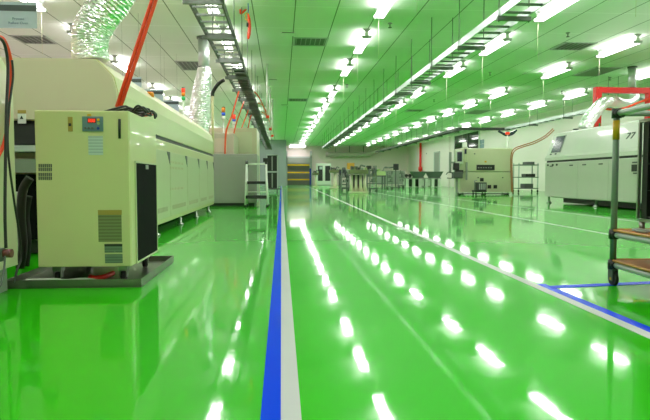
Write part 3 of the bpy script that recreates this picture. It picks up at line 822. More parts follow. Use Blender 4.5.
# black instrument rack
a, b_ = at(266.5, 190, 20.0), at(278, 190, 20.0)
t = thing('instrument_rack', 'grey rack of black instruments near the end of the blue line', 'rack', ((a.x + b_.x) / 2, 20.2, 0))
MB().box(a.x, a.x + 0.03, 20, 20.03, 0.1, 1.28).box(b_.x - 0.03, b_.x, 20, 20.03, 0.1, 1.28).box(a.x, a.x + 0.03, 20.5, 20.53, 0.1, 1.28).box(b_.x - 0.03, b_.x, 20.5, 20.53, 0.1, 1.28).box(a.x, b_.x, 20, 20.53, 0.1, 0.13).box(a.x, b_.x, 20, 20.53, 1.25, 1.28).box(a.x, b_.x, 20, 20.53, 0.68, 0.71).build('frame', M['grey_light'], t)
for z0_, z1_ in ((0.135, 0.66), (0.72, 1.24)):
    u = box(a.x + 0.035, b_.x - 0.035, 20.02, 20.48, z0_, z1_).build('instrument', M['black'], t)
    box((a.x + b_.x) / 2 - 0.02, (a.x + b_.x) / 2 + 0.02, 20.012, 20.0195, z0_ + 0.02, z1_ - 0.02).build('bright_strip', M['grey'], u)
for x in (a.x + 0.03, b_.x - 0.03):
    for y in (20.03, 20.5):
        MB().tube([(x - 0.012, y, 0.05), (x + 0.012, y, 0.05)], 0.05, 12).build('wheel', M['rubber'], t)
box(a.x - 0.05, b_.x + 0.12, 19.7, 19.98, 0.1, 0.13).build('foot_shelf', M['black'], t)

# ------------------------------------------------------------------ far end: test cabinet, pedestals, clutter, bench
a, b_ = at(316.5, 184, 41), at(331, 184, 41)
t = thing('test_cabinet', 'white cabinet with two tall black windows against the far wall', 'cabinet', ((a.x + b_.x) / 2, 41.3, 0))
box(a.x, b_.x, 41, 41.6, 0.03, 1.52).build('body', M['white_paint'], t)
for f0, f1 in ((0.1, 0.42), (0.6, 0.95)):
    w_ = b_.x - a.x
    box(a.x + w_ * f0, a.x + w_ * f1, 40.98, 40.999, 0.3, 1.35).build('window', M['black'], t)
MB().box(a.x + 0.05, b_.x - 0.05, 41.05, 41.55, 0, 0.029).build('plinth', M['grey'], t)
box(a.x + w_ * 0.2, a.x + w_ * 0.4, 40.97, 40.979, 1.1, 1.3).build('notice', M['paper'], t)


def pedestal(px0, px1, Y, ztop, label, n):
    p0, p1 = at(px0, 186, Y).x, at(px1, 186, Y).x
    c, hw = (p0 + p1) / 2, (p1 - p0) / 2
    t = thing('pedestal_machine', label, 'machine', (c, Y + 0.3, 0), 'cream pedestal machines')
    MB().box(c - hw, c + hw, Y, Y + 0.6, 0, 0.05, bev=0.01).build('base_plate', M['cream_pale'], t)
    for k in range(n):
        cx = c - hw * 0.75 + (2 * hw * 0.75) * (k / (n - 1) if n > 1 else 0.5)
        MB().lathe((cx, Y + 0.3, 0.05), [(hw * (0.6 if n == 1 else 0.30), 0), (hw * (0.35 if n == 1 else 0.17), 0.18), (hw * (0.28 if n == 1 else 0.14), ztop - 0.25)]).build('column', M['cream_pale'], t)
    if n > 1:
        box(c - hw * 0.55, c + hw * 0.55, Y + 0.34, Y + 0.5, 0.051, ztop - 0.22).build('gap_shade', M['black'], t)  # black box added to darken the gaps between the columns
    h = MB().box(c - hw * 1.1, c + hw * 1.0, Y + 0.05, Y + 0.55, ztop - 0.19, ztop - 0.06, bev=0.015).build('head', M['olive'], t)
    for k in range(5):
        bx = c - hw * 0.95 + hw * 0.4 * k
        hz = random.uniform(0.02, 0.12)
        box(bx, bx + hw * 0.22, Y + 0.08, Y + 0.2, ztop - 0.059, ztop - 0.05 + hz).build('tooling', M[('dark_grey', 'olive', 'black', 'grey', 'machine_green')[k]], h)
    MB().box(c - hw * 0.7, c - hw * 0.1, Y + 0.24, Y + 0.45, ztop - 0.058, ztop + 0.05).build('motor', M['dark_grey'], h)
    MB().tube([(c + hw * 0.2, Y + 0.32, ztop - 0.055), (c + hw * 0.3, Y + 0.32, ztop + 0.08), (c + hw * 0.8, Y + 0.32, ztop + 0.05)], 0.025, 8, smooth=4).build('arm', M['galv_dark'], h)


pedestal(313, 319, 33.0, 0.85, 'slender cream pedestal machine, first beside the far shutter', 1)
pedestal(330.5, 341, 27.0, 0.92, 'cream pedestal machine with flared foot, between the slender and the broad one', 1)
pedestal(350.5, 368.5, 18.3, 0.80, 'broad cream pedestal machine on several columns, biggest of the pedestals', 4)


def far_bench(px0, px1, Y, ztop, label, items, leg='grey_light', top='machine_green'):
    p0, p1 = at(px0, 186, Y).x, at(px1, 186, Y).x
    t = thing('workbench', label, 'workbench', ((p0 + p1) / 2, Y + 0.4, 0))
    box(p0, p1, Y, Y + 0.8, ztop - 0.05, ztop).build('bench_top', M[top], t)
    for x in (p0 + 0.05, p1 - 0.05):
        for y in (Y + 0.05, Y + 0.75):
            box(x - 0.03, x + 0.03, y - 0.03, y + 0.03, 0, ztop - 0.051).build('leg', M[leg], t)
    box(p0 + 0.08, p1 - 0.08, Y + 0.1, Y + 0.7, 0.2, 0.24).build('lower_shelf', M['dark_grey'], t)
    return t, p0, p1


t, p0, p1 = far_bench(340, 350, 24, 0.62, 'dark cluttered workbench behind the broad cream pedestal', 0, 'dark_grey', 'dark_grey')
for k, (f, w_, h, m_) in enumerate(((0.1, 0.1, 0.22, 'black'), (0.45, 0.12, 0.3, 'dark_grey'), (0.85, 0.08, 0.18, 'galv_dark'))):
    x = p0 + (p1 - p0) * f
    u = thing('bench_instrument', ['small black instrument on the dark cluttered bench', 'taller dark grey instrument on the dark cluttered bench', 'low grey instrument at the end of the dark cluttered bench'][k], 'instrument', (x, 24.3, 0.62), 'instruments on the dark bench')
    box(x - w_ / 2, x + w_ / 2, 24.15, 24.45, 0.6205, 0.62 + h, bev=0.008).build('case', M[m_], u)
    box(x - w_ * 0.35, x + w_ * 0.35, 24.142, 24.149, 0.68, 0.62 + h * 0.7).build('face', M['screen'], u)
t, p0, p1 = far_bench(366, 386, 27, 0.60, 'low dark workbench with a pale green winder on it', 0, 'dark_grey', 'dark_grey')
xw = at(381, 170, 27.2).x
u = thing('winding_machine', 'pale green winding machine on the low dark workbench', 'machine', (xw, 27.3, 0.60))
box(xw - 0.28, xw + 0.2, 27.1, 27.5, 0.601, 0.80, bev=0.02).build('housing', M['machine_green'], u)
MB().tube([(xw - 0.1, 27.09, 0.86), (xw - 0.1, 27.5, 0.86)], 0.055, 14).build('drum', M['machine_green'], u)
box(xw - 0.40, xw - 0.285, 27.1, 27.4, 0.601, 0.95, bev=0.02).build('motor_box', M['dark_grey'], u)
MB().tube([(xw + 0.1, 27.3, 0.80), (xw + 0.2, 27.3, 1.0), (xw + 0.45, 27.3, 0.95)], 0.02, 8, smooth=4).build('arm', M['galv_dark'], u)
xw = at(368.5, 170, 27.2).x
u = thing('bench_press', 'black bench press on the low dark workbench beside the winder', 'machine', (xw, 27.3, 0.60))
box(xw - 0.15, xw + 0.15, 27.1, 27.5, 0.601, 0.66).build('base', M['dark_grey'], u)
box(xw - 0.05, xw + 0.05, 27.3, 27.4, 0.66, 1.0).build('column', M['galv_dark'], u)
box(xw - 0.1, xw + 0.12, 27.12, 27.29, 0.9, 1.06, bev=0.01).build('head', M['black'], u)

def clutter(name, label, cat, px0, px1, py0, Y, cols, group=None):
    p0, p1 = at(px0, py0, Y), at(px1, py0, Y)
    t = thing(name, label, cat, ((p0.x + p1.x) / 2, Y, 0), group)
    w_ = p1.x - p0.x
    box(p0.x, p1.x, Y, Y + 0.5, 0.08, 0.14).build('base_frame', M[cols[0]], t)
    for f in (0.02, 0.88):
        box(p0.x + w_ * f, p0.x + w_ * (f + 0.1), Y + 0.05, Y + 0.45, 0.0, 0.079).build('foot', M['black'], t)
        box(p0.x + w_ * f, p0.x + w_ * (f + 0.08), Y + 0.2, Y + 0.3, 0.141, p0.z - 0.05).build('upright', M[cols[1]], t)
    for k, f in enumerate((0.32, 0.62, 0.9)):
        z = 0.16 + (p0.z - 0.2) * f
        box(p0.x + 0.01, p1.x - 0.01, Y + 0.1, Y + 0.18, z - 0.04, z).build('crossbar', M[cols[(k + 1) % len(cols)]], t)
        for q in range(3):
            x = p0.x + w_ * (0.15 + 0.27 * q)
            box(x, x + w_ * random.uniform(0.1, 0.2), Y + 0.02, Y + 0.099, z - 0.02, z + random.uniform(0.05, 0.16)).build('fitting', M[cols[(k + q) % len(cols)]], t)
    return t


clutter('cable_winder', 'dark frame of fittings standing between two cream pedestals', 'frame', 342, 349.5, 169, 21.5, ('dark_grey', 'grey', 'black'))
clutter('assembly_frame', 'dark assembly frame beside the broad cream pedestal', 'frame', 370.5, 378, 167, 20.5, ('dark_grey', 'galv_dark', 'olive'))
clutter('parts_stand', 'grey parts stand between the pale winder and the monitor stand', 'stand', 388, 393.5, 171, 26.0, ('grey', 'dark_grey', 'galv_dark'))
clutter('reel_stand', 'grey reel stand at the end of the white conveyor bench', 'stand', 399.5, 404.5, 171, 28.5, ('galv_dark', 'grey', 'dark_grey'))

# ochre board on a stand
a, b_ = at(347, 163, 29), at(354.5, 169.5, 29)
t = thing('notice_board', 'plain ochre board on a post behind the broad pedestal', 'board', ((a.x + b_.x) / 2, 29, 0))
box(a.x, b_.x, 29, 29.03, b_.z, a.z).build('board', M['brown_box'], t)
box((a.x + b_.x) / 2 - 0.02, (a.x + b_.x) / 2 + 0.02, 29.031, 29.06, 0.02, a.z - 0.03).build('post', M['dark_grey'], t)
box((a.x + b_.x) / 2 - 0.2, (a.x + b_.x) / 2 + 0.2, 28.9, 29.2, 0, 0.02).build('foot', M['dark_grey'], t)

# monitor on an arm
a = at(396, 167, 30)
t = thing('monitor', 'black monitor on a floor stand with a long side arm, by the far wall', 'monitor', (a.x, 30, 0))
box(a.x - 0.14, a.x + 0.14, 30, 30.05, a.z - 0.16, a.z + 0.16, bev=0.01).build('screen', M['black'], t)
MB().tube([(a.x, 30.09, a.z), (a.x - 0.2, 30.09, a.z - 0.02), (a.x - 0.62, 30.09, a.z - 0.04)], 0.03, 8).build('arm', M['dark_grey'], t)
box(a.x - 0.025, a.x + 0.025, 30.06, 30.12, 0.02, a.z).build('post', M['dark_grey'], t)
box(a.x - 0.25, a.x + 0.25, 29.9, 30.3, 0, 0.02).build('foot', M['dark_grey'], t)
# low grey partition behind the benches
a, b_ = at(372, 180, 36), at(405, 180, 36)
t = thing('low_partition', 'low grey partition screen behind the monitor stand', 'partition', ((a.x + b_.x) / 2, 36, 0))
box(a.x, b_.x, 36, 36.05, 0.1, 0.95).build('panel', M['grey'], t)
MB().box(a.x, a.x + 0.05, 35.8, 36.25, 0, 0.099).box(b_.x - 0.05, b_.x, 35.8, 36.25, 0, 0.099).build('foot', M['grey_light'], t)

# conveyor bench by the wall
a, b_ = at(406, 187, 31), at(441, 187, 31)
t = thing('conveyor_bench', 'white conveyor bench with green slanted bins, along the window wall', 'workbench', ((a.x + b_.x) / 2, 31.4, 0))
box(a.x, b_.x, 31.0, 31.7, 0.46, 0.5).build('bench_top', M['grey'], t)
n = 6
for k in range(n):
    x = a.x + (b_.x - a.x - 0.16) * k / (n - 1)
    box(x, x + 0.15, 31.0, 31.1, 0, 0.459).build('leg', M['white_paint'], t)
    box(x, x + 0.15, 31.58, 31.68, 0, 0.459).build('leg', M['white_paint'], t)
    if k in (2, 3, 5):
        box(x + 0.16, x + 0.32, 31.12, 31.5, 0.06, 0.42).build('under_cabinet', M['white_paint'], t) if k < 5 else None
box(a.x + 0.05, b_.x - 0.05, 31.5, 31.56, 0.03, 0.43).build('back_panel', M['dark_grey'], t)
for i, (f0, f1) in enumerate(((412, 427), (427.6, 444))):
    q0, q1 = at(f0, 175, 31).x, at(f1, 175, 31).x
    MB().prism([(q0, 0.84), (q1, 0.84), (q1 - 0.18, 0.53), (q0 + 0.18, 0.53)], 31.1, 31.6).build('bin', M['bin_green'], t)
    box((q0 + q1) / 2 - 0.3, (q0 + q1) / 2 + 0.3, 31.2, 31.5, 0.501, 0.529).build('bin_support', M['dark_grey'], t)
for k in range(2):
    x = at(407.5 + 3.6 * k, 175, 31).x
    u = thing('feeder_reel', ['black feeder reel at the open end of the conveyor bench', 'black feeder reel between the other reel and the green bins'][k], 'reel', (x, 31.3, 0.5), 'feeder reels on the conveyor bench')
    MB().tube([(x, 31.25, 0.62), (x, 31.35, 0.62)], 0.088, 16).build('reel', M['black'], u)
    box(x - 0.04, x + 0.04, 31.24, 31.36, 0.501, 0.53).build('cradle', M['dark_grey'], u)

# red riser pipe
a = at(420.5, 150, 39.5)
t = thing('riser_pipe', 'red vertical fire pipe rising from behind the conveyor bench', 'pipe', (a.x, 39.5, 0))
MB().tube([(a.x, 39.5, 0.02), (a.x, 39.5, HC - 0.002)], 0.085, 14).build('pipe', M['red'], t)
MB().tube([(a.x, 39.5, 1.0), (a.x, 39.5, 1.25)], 0.14, 14).build('valve_body', M['red'], t)
MB().tube([(a.x, 39.5, 0), (a.x, 39.5, 0.02)], 0.16, 14).build('flange', M['red'], t)
a = at(427, 155, 38.5)
t = thing('hanging_pull', 'thin red pull cord with a dark knob, beside the red fire pipe', 'cord', (a.x, 38.5, at(427, 163, 38.5).z))
MB().tube([(a.x, 38.5, HC - 0.001), (a.x, 38.5, at(427, 163, 38.5).z)], 0.02, 6).build('cord', M['red'], t)
MB().lathe((a.x, 38.5, at(427, 153.5, 38.5).z), [(0.03, -0.08), (0.07, 0), (0.03, 0.08)]).build('knob', M['black'], t)
# duct along the far wall
a, b_ = at(326, 154.5, 43.4), at(373, 154.5, 43.4)
t = thing('wall_duct', 'long grey-green duct along the top of the far wall', 'duct', (a.x, 43.4, a.z))
MB().tube([(a.x, 43.5, a.z), (b_.x - 0.3, 43.5, a.z), (b_.x + 0.3, 43.3, a.z + 0.28), (b_.x + 0.8, 43.0, a.z + 0.5)], 0.18, 14).build('duct_run', M['duct_grey'], t)
for f in (0.2, 0.5, 0.8):
    x = a.x + (b_.x - a.x) * f
    box(x - 0.02, x + 0.02, 43.45, 43.55, a.z + 0.15, HC).build('hanger', M['galv_dark'], t)

# posters by the window
for k, (py_, lab) in enumerate(((141, 'upper'), (145.5, 'lower'))):
    pts = []
    Y0 = 27.35
    z = H + (178.5 - py_) / F * 27.6
    t = tag(box(XR - 0.004, XR - 0.001, Y0, Y0 + 0.75, z - 0.1, z + 0.1).build('notice_sign', M['panel_blue'], None), f'{lab} bluish notice sheet on the wall beside the dark window', 'notice', 'notice sheets beside the window')

# ------------------------------------------------------------------ cream placement machine
mx0, mx1, my0, my1 = 5.06, 6.64, 16.5, 17.1
pm = thing('placement_machine', 'square cream placement machine with black nameplate, under the window', 'machine', (5.75, 17.2, 0))
box(mx0 + 0.05, mx1, my0, my1, 0.66, 1.33, bev=0.02).build('upper_cover', M['cream_pale'], pm)
box(mx0 + 0.05, mx1, my0, my1, 0.07, 0.645, bev=0.01).build('lower_body', M['cream_pale'], pm)
box(mx0 + 0.07, mx1 - 0.03, my0 + 0.02, my1 - 0.02, 0.645, 0.66).build('seam', M['dark_grey'], pm)
def pf(x, y):
    return at(x, y, my0)
def mplate(name, a, b_, m_, th=0.012, parent=None):
    p, q = pf(*a), pf(*b_)
    return box(min(p.x, q.x), max(p.x, q.x), my0 - th, my0 - 0.0005, min(p.z, q.z), max(p.z, q.z)).build(name, M[m_], parent or pm)
np_ = mplate('nameplate', (476.5, 164.8), (494.5, 170.2), 'black')
p = pf(485, 167.6)
for k in range(6):
    q = pf(478.5 + 2.5 * k, 167.6)
    box(q.x - 0.02, q.x + 0.02, my0 - 0.015, my0 - 0.0125, q.z - 0.018, q.z + 0.012).build('plate_mark', M['grey'], np_)
mplate('warning_sticker', (484.5, 160.8), (486.5, 162.6), 'yellow', 0.004)
for a, b_ in (((480, 178), (483.5, 181.5)), ((487.5, 185), (491, 188.5)), ((493.5, 185), (497, 188.5))):
    mplate('vent_window', a, b_, 'black')
for a in ((474, 147.2 + 6), (477.5, 177), (502, 177)):
    mplate('latch', a, (a[0] + 1.2, a[1] + 1.2), 'dark_grey')
for x in (mx0 + 0.15, mx1 - 0.1):
    for y in (my0 + 0.1, my1 - 0.1):
        MB().lathe((x, y, 0), [(0.05, 0), (0.05, 0.02), (0.02, 0.03), (0.02, 0.069)]).build('foot', M['steel'], pm)
# monitor station on its left side
st = MB().box(4.80, 4.86, 16.55, 16.61, 0.62, 1.22).box(4.86, 4.999, 16.56, 16.6, 0.9, 0.95).build('monitor_arm', M['grey'], pm)
p, q = at(456, 150.5, 16.45), at(463, 164, 16.45)
mo = box(p.x, q.x, 16.42, 16.5, q.z, p.z, bev=0.01).build('monitor_case', M['white_paint'], st)
p, q = at(457.3, 152, 16.41), at(462, 161.5, 16.41)
box(p.x, q.x, 16.412, 16.4195, q.z, p.z).build('screen', M['screen'], mo)
p, q = at(464, 147.5, 16.4), at(467.5, 161, 16.4)
hb = box(p.x, q.x, 16.36, 16.42, q.z, p.z, bev=0.008).build('operation_box', M['cream_pale'], pm)
p, q = at(464.6, 149, 16.35), at(466.6, 154, 16.35)
box(p.x, q.x, 16.35, 16.359, q.z, p.z).build('small_screen', M['screen'], hb)
p, q = at(453, 170, 16.3), at(462, 178.5, 16.3)
MB().box(p.x, q.x, 16.2, 16.45, q.z, p.z - 0.05, bev=0.02).build('feeder_unit', M['dark_grey'], pm)
MB().tube([at(446, 174.5, 16.3), at(449, 172, 16.3), at(453, 174, 16.3), at(452, 178, 16.3), at(447, 178, 16.3)], 0.012, 8, smooth=4).build('handwheel', M['black'], pm)
p, q = at(453.5, 163, 16.35), at(459, 170, 16.35)
MB().box(p.x, q.x, 16.3, 16.45, q.z, p.z, bev=0.01).box(p.x + 0.05, q.x + 0.12, 16.33, 16.43, q.z - 0.1, q.z - 0.001).build('control_pod', M['black'], pm)
p = at(456.3, 194, 16.4)
box(p.x - 0.03, p.x + 0.03, 16.35, 16.41, 0.0, 0.52).build('support_leg', M['grey'], pm)
box(at(466, 170, 16.42).x, at(467.6, 170, 16.42).x, 16.42, 16.46, 0.42, 0.93).build('cable_channel', M['grey'], pm)
u = thing('floor_pallet', 'thin black pallet on the floor along the placement machine front', 'pallet', (5.6, 16.35, 0))
box(4.98, 6.45, 16.22, 16.45, 0.02, 0.045).build('deck', M['black'], u)
for x in (5.0, 5.7, 6.38):
    box(x, x + 0.05, 16.23, 16.44, 0.0, 0.0195).build('runner', M['black'], u)
p, q = at(473, 179, 16.0), at(485.5, 194, 16.0)
u = thing('feeder_cart', 'small black feeder cart parked at the front of the placement machine', 'cart', ((p.x + q.x) / 2, 16.0, 0))
box(p.x + 0.02, q.x - 0.02, 15.85, 16.15, 0.09, 0.14).build('chassis', M['black'], u)
box(p.x + 0.1, q.x, 15.9, 16.1, 0.141, 0.36, bev=0.01).build('motor', M['dark_grey'], u)
for k in range(4):
    x = p.x + 0.14 + 0.05 * k
    box(x, x + 0.02, 15.87, 15.899, 0.16, 0.32).build('fin', M['galv'], u)
MB().tube([(p.x + 0.06, 16.0, 0.14), (p.x + 0.05, 16.0, 0.40), (p.x + 0.12, 16.0, 0.42)], 0.02, 8).build('handle', M['grey'], u)
for x in (p.x + 0.05, q.x - 0.05):
    for y in (15.88, 16.12):
        MB().tube([(x - 0.012, y, 0.04), (x + 0.012, y, 0.04)], 0.04, 12).build('wheel', M['rubber'], u)
xt = 6.59
tower(xt, 16.8, 1.331, at(511, 134.5, 16.8).z, [('lamp_red', 0.07)], 'single red signal light on the cream placement machine', 0.06, 0.02)
p = at(463, 145, 16.9)
u = thing('desk_camera', 'small white camera box on top of the placement machine', 'camera', (p.x + 0.2, 16.9, 1.331))
box(at(465, 0, 16.9).x, at(468.5, 0, 16.9).x, 16.85, 17.0, 1.38, 1.52, bev=0.01).build('case', M['white_paint'], u)
box(at(466, 0, 16.9).x, at(467.5, 0, 16.9).x, 16.9, 16.95, 1.3315, 1.379).build('neck', M['grey'], u)
for k, lab in ((0, 'orange hose arching from the window-wall ladder down the placement machine, upper of two'), (1, 'orange hose arching beside the upper one to the placement machine')):
    yo = 16.40 - 0.08 * k
    wire(lab, [at(x + 1.2 * k, y + 1.4 * k, yo) for x, y in ((511.5, 192), (511, 172), (511, 156), (514, 149), (522, 145.5), (533, 142), (543, 137), (549, 132.5), (553, 128.5))], 0.015, 'brown_hose', 'hose', 'orange hoses of the placement machine', 'hanging_air_hose')

# shelf trolley by the wall
p, q = at(518.5, 190, 19), at(537.5, 190, 19)
t = thing('shelf_trolley', 'small grey shelf trolley between the placement machine and the big oven', 'trolley', ((p.x + q.x) / 2, 19.2, 0))
for x in (p.x, q.x):
    for y in (19.0, 19.45):
        box(x - 0.015, x + 0.015, y - 0.015, y + 0.015, 0.09, 0.98).build('post', M['grey_light'], t)
        MB().tube([(x - 0.012, y, 0.045), (x + 0.012, y, 0.045)], 0.045, 12).build('wheel', M['rubber'], t)
for z in (0.12, 0.49, 0.90):
    box(p.x - 0.02, q.x + 0.02, 18.98, 19.47, z, z + 0.03).build('shelf', M['galv_dark'], t)
for k, (z, f0, f1, h, m_) in enumerate(((0.931, 0.45, 0.85, 0.09, 'dark_grey'), (0.521, 0.4, 0.9, 0.1, 'black'), (0.151, 0.35, 0.8, 0.14, 'dark_grey'))):
    w_ = q.x - p.x
    u = thing('component_tray', ['dark tray on the top shelf of the small grey trolley', 'black tray on the middle shelf of the small grey trolley', 'dark tray on the bottom shelf of the small grey trolley'][k], 'tray', (p.x + w_ * 0.6, 19.2, z), 'trays on the shelf trolley')
    box(p.x + w_ * f0, p.x + w_ * f1, 19.05, 19.4, z, z + 0.012).build('tray_base', M[m_], u)
    MB().box(p.x + w_ * f0, p.x + w_ * f1, 19.05, 19.07, z + 0.0125, z + h).box(p.x + w_ * f0, p.x + w_ * f1, 19.38, 19.4, z + 0.0125, z + h).box(p.x + w_ * f0, p.x + w_ * f0 + 0.02, 19.07, 19.38, z + 0.0125, z + h).box(p.x + w_ * f1 - 0.02, p.x + w_ * f1, 19.07, 19.38, z + 0.0125, z + h).build('tray_wall', M[m_], u)

# ------------------------------------------------------------------ big reflow oven on the right
RX = 5.05
ro = thing('reflow_oven', 'big pale reflow oven with sloping hood and grey screen, beside the pipe trolley', 'oven', (5.8, 8.5, 0))
box(RX, 6.6, 5.4, 10.95, 0.115, 0.765, bev=0.008).build('body', M['ro_paint'], ro)
MB().prism([(RX - 0.01, 0.80), (6.6, 0.80), (6.6, 1.30), (6.45, 1.345), (5.36, 1.345), (5.21, 1.30), (RX + 0.02, 0.90), (RX - 0.01, 0.86)], 5.4, 10.95).build('hood', M['ro_hood'], ro)
box(RX + 0.02, 6.55, 5.42, 10.93, 0.7655, 0.7995).build('seam', M['black'], ro)
dl = [5.5, 6.9, 7.85, 8.75, 9.7, 10.9]
for i, (a, b_) in enumerate(zip(dl, dl[1:])):
    dr = box(RX - 0.007, RX - 0.0005, a + 0.004, b_ - 0.004, 0.13, 0.755, bev=0.002).build('door', M['ro_paint'], ro)
    for y in (a + 0.22, b_ - 0.22):
        box(RX - 0.012, RX - 0.0075, y - 0.06, y + 0.06, 0.685, 0.705).build('handle', M['dark_grey'], dr)
# slanted grey screen on the sloping hood front
sl_ = Vector((5.21 - (RX + 0.02), 0, 1.30 - 0.90)); sl_n = sl_.normalized(); nrm = Vector((-sl_n.z, 0, sl_n.x))
def hoodp(y, f, out):
    b0 = Vector((RX + 0.02, y, 0.90))
    return b0 + sl_ * f + nrm * out
def hood_plate(name, y0_, y1_, f0, f1, m_, skew=0.0, th=0.006, parent=None):
    mb = MB(); vs = []
    for out in (0.0008, th):
        vs.append([mb.bm.verts.new(hoodp(y, f, out)) for y, f in ((y0_, f0), (y1_, f0), (y1_ + skew, f1), (y0_ + skew, f1))])
    mb.bm.faces.new(vs[0]); mb.bm.faces.new(vs[1][::-1])
    for k in range(4):
        mb.bm.faces.new((vs[0][k], vs[0][(k + 1) % 4], vs[1][(k + 1) % 4], vs[1][k]))
    return mb.build(name, M[m_], parent or ro)
hood_plate('screen', 10.45, 10.8, 0.12, 0.88, 'screen')
hood_plate('screen_bezel', 10.41, 10.44, 0.10, 0.90, 'grey')
for y in (10.55, 10.75):
    hood_plate('button', y, y + 0.05, 0.02, 0.07, 'dark_grey', th=0.014)
for k in range(2):            # dark slanted double mark
    y = 8.30 + 0.11 * k
    hood_plate('mark_stroke', y, y + 0.028, 0.38, 0.56, 'dark_grey', skew=-0.06)
    hood_plate('mark_bar', y - 0.055, y + 0.03, 0.565, 0.61, 'dark_grey', skew=-0.0)
box(RX - 0.014, RX - 0.0076, 7.98, 8.14, 0.565, 0.665).build('meter', M['black'], ro)
box(RX - 0.012, RX - 0.0076, 8.0, 8.1, 0.53, 0.55).build('meter_label', M['dark_grey'], ro)
for a in (10.82, 10.62, 10.46):
    box(RX - 0.012, RX - 0.0076, a - 0.03, a + 0.03, 0.70, 0.735).build('switch', M['black'], ro)
for y in (6.0, 7.6, 9.2, 10.9):
    for x in (RX + 0.06, 6.5):
        MB().lathe((x, y, 0), [(0.05, 0), (0.05, 0.015), (0.02, 0.03), (0.02, 0.114)]).build('foot', M['steel'], ro)
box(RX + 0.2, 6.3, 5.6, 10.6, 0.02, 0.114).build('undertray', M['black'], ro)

# red gantry behind it
gp0 = at(597, 110, 11.35).x
gz = at(597, 90.3, 11.35).z
t = thing('gantry', 'bright red square-tube gantry standing behind the big oven', 'frame', (gp0, 11.35, 0))
box(gp0 - 0.06, gp0 + 0.06, 11.29, 11.41, 0.012, gz + 0.06).build('post', M['red'], t)
box(7.3, 7.42, 11.29, 11.41, 0.012, gz + 0.06).build('post', M['red'], t)
box(gp0 + 0.0605, 7.2995, 11.29, 11.41, gz - 0.055, gz + 0.055).build('crossbeam', M['red'], t)
for x in (gp0, 7.36):
    box(x - 0.12, x + 0.12, 11.23, 11.47, 0, 0.0115).build('base_plate', M['red'], t)
p = at(600.5, 125, 11.28)
box(p.x - 0.03, p.x, 11.284, 11.2895, p.z - 0.04, p.z + 0.04).build('sticker', M['lamp_green'], t)
# foil duct of the big oven
xr = at(632, 80, 12.3).x
foil_duct('crumpled silver duct winding from the big oven to a straight ceiling pipe', [(at(585, 130, 10.7).x, 10.7, 1.40), at(588, 121, 10.7), at(595, 112, 10.75), at(602, 104, 10.85), at(611, 101, 11.0), at(620, 104, 11.6), at(628, 104.5, 12.0), at(634, 100, 12.25), at(634, 94, 12.3), at(633, 89, 12.3)], [0.13, 0.125, 0.115, 0.11, 0.11, 0.1, 0.09], 9,
          rigid=((xr, 12.3, at(633, 90, 12.3).z), (xr, 12.3, HC - 0.001), 0.08))
wire('red hose slung below the silver duct over the big oven', [at(599, 107, 11.1), at(607, 109, 11.1), at(617, 109.5, 11.1), at(628, 107, 11.1), at(640, 102, 11.1), at(655, 97, 11.1), at(666, 94, 11.1)], 0.022, 'hose', 'hose', name='air_hose')
p = at(579.5, 130, 10.75)
t = thing('vent_stub', 'short black vent stub on the big oven beside the silver duct', 'vent', (p.x, 10.85, 1.345))
MB().lathe((p.x - 0.02, 10.85, 1.3455), [(0.05, 0), (0.05, 0.03), (0.04, 0.05)]).build('stub', M['black'], t)
MB().lathe((p.x - 0.02, 10.85, 1.396), [(0.055, 0), (0.055, 0.012)]).build('cap', M['rubber'], t)

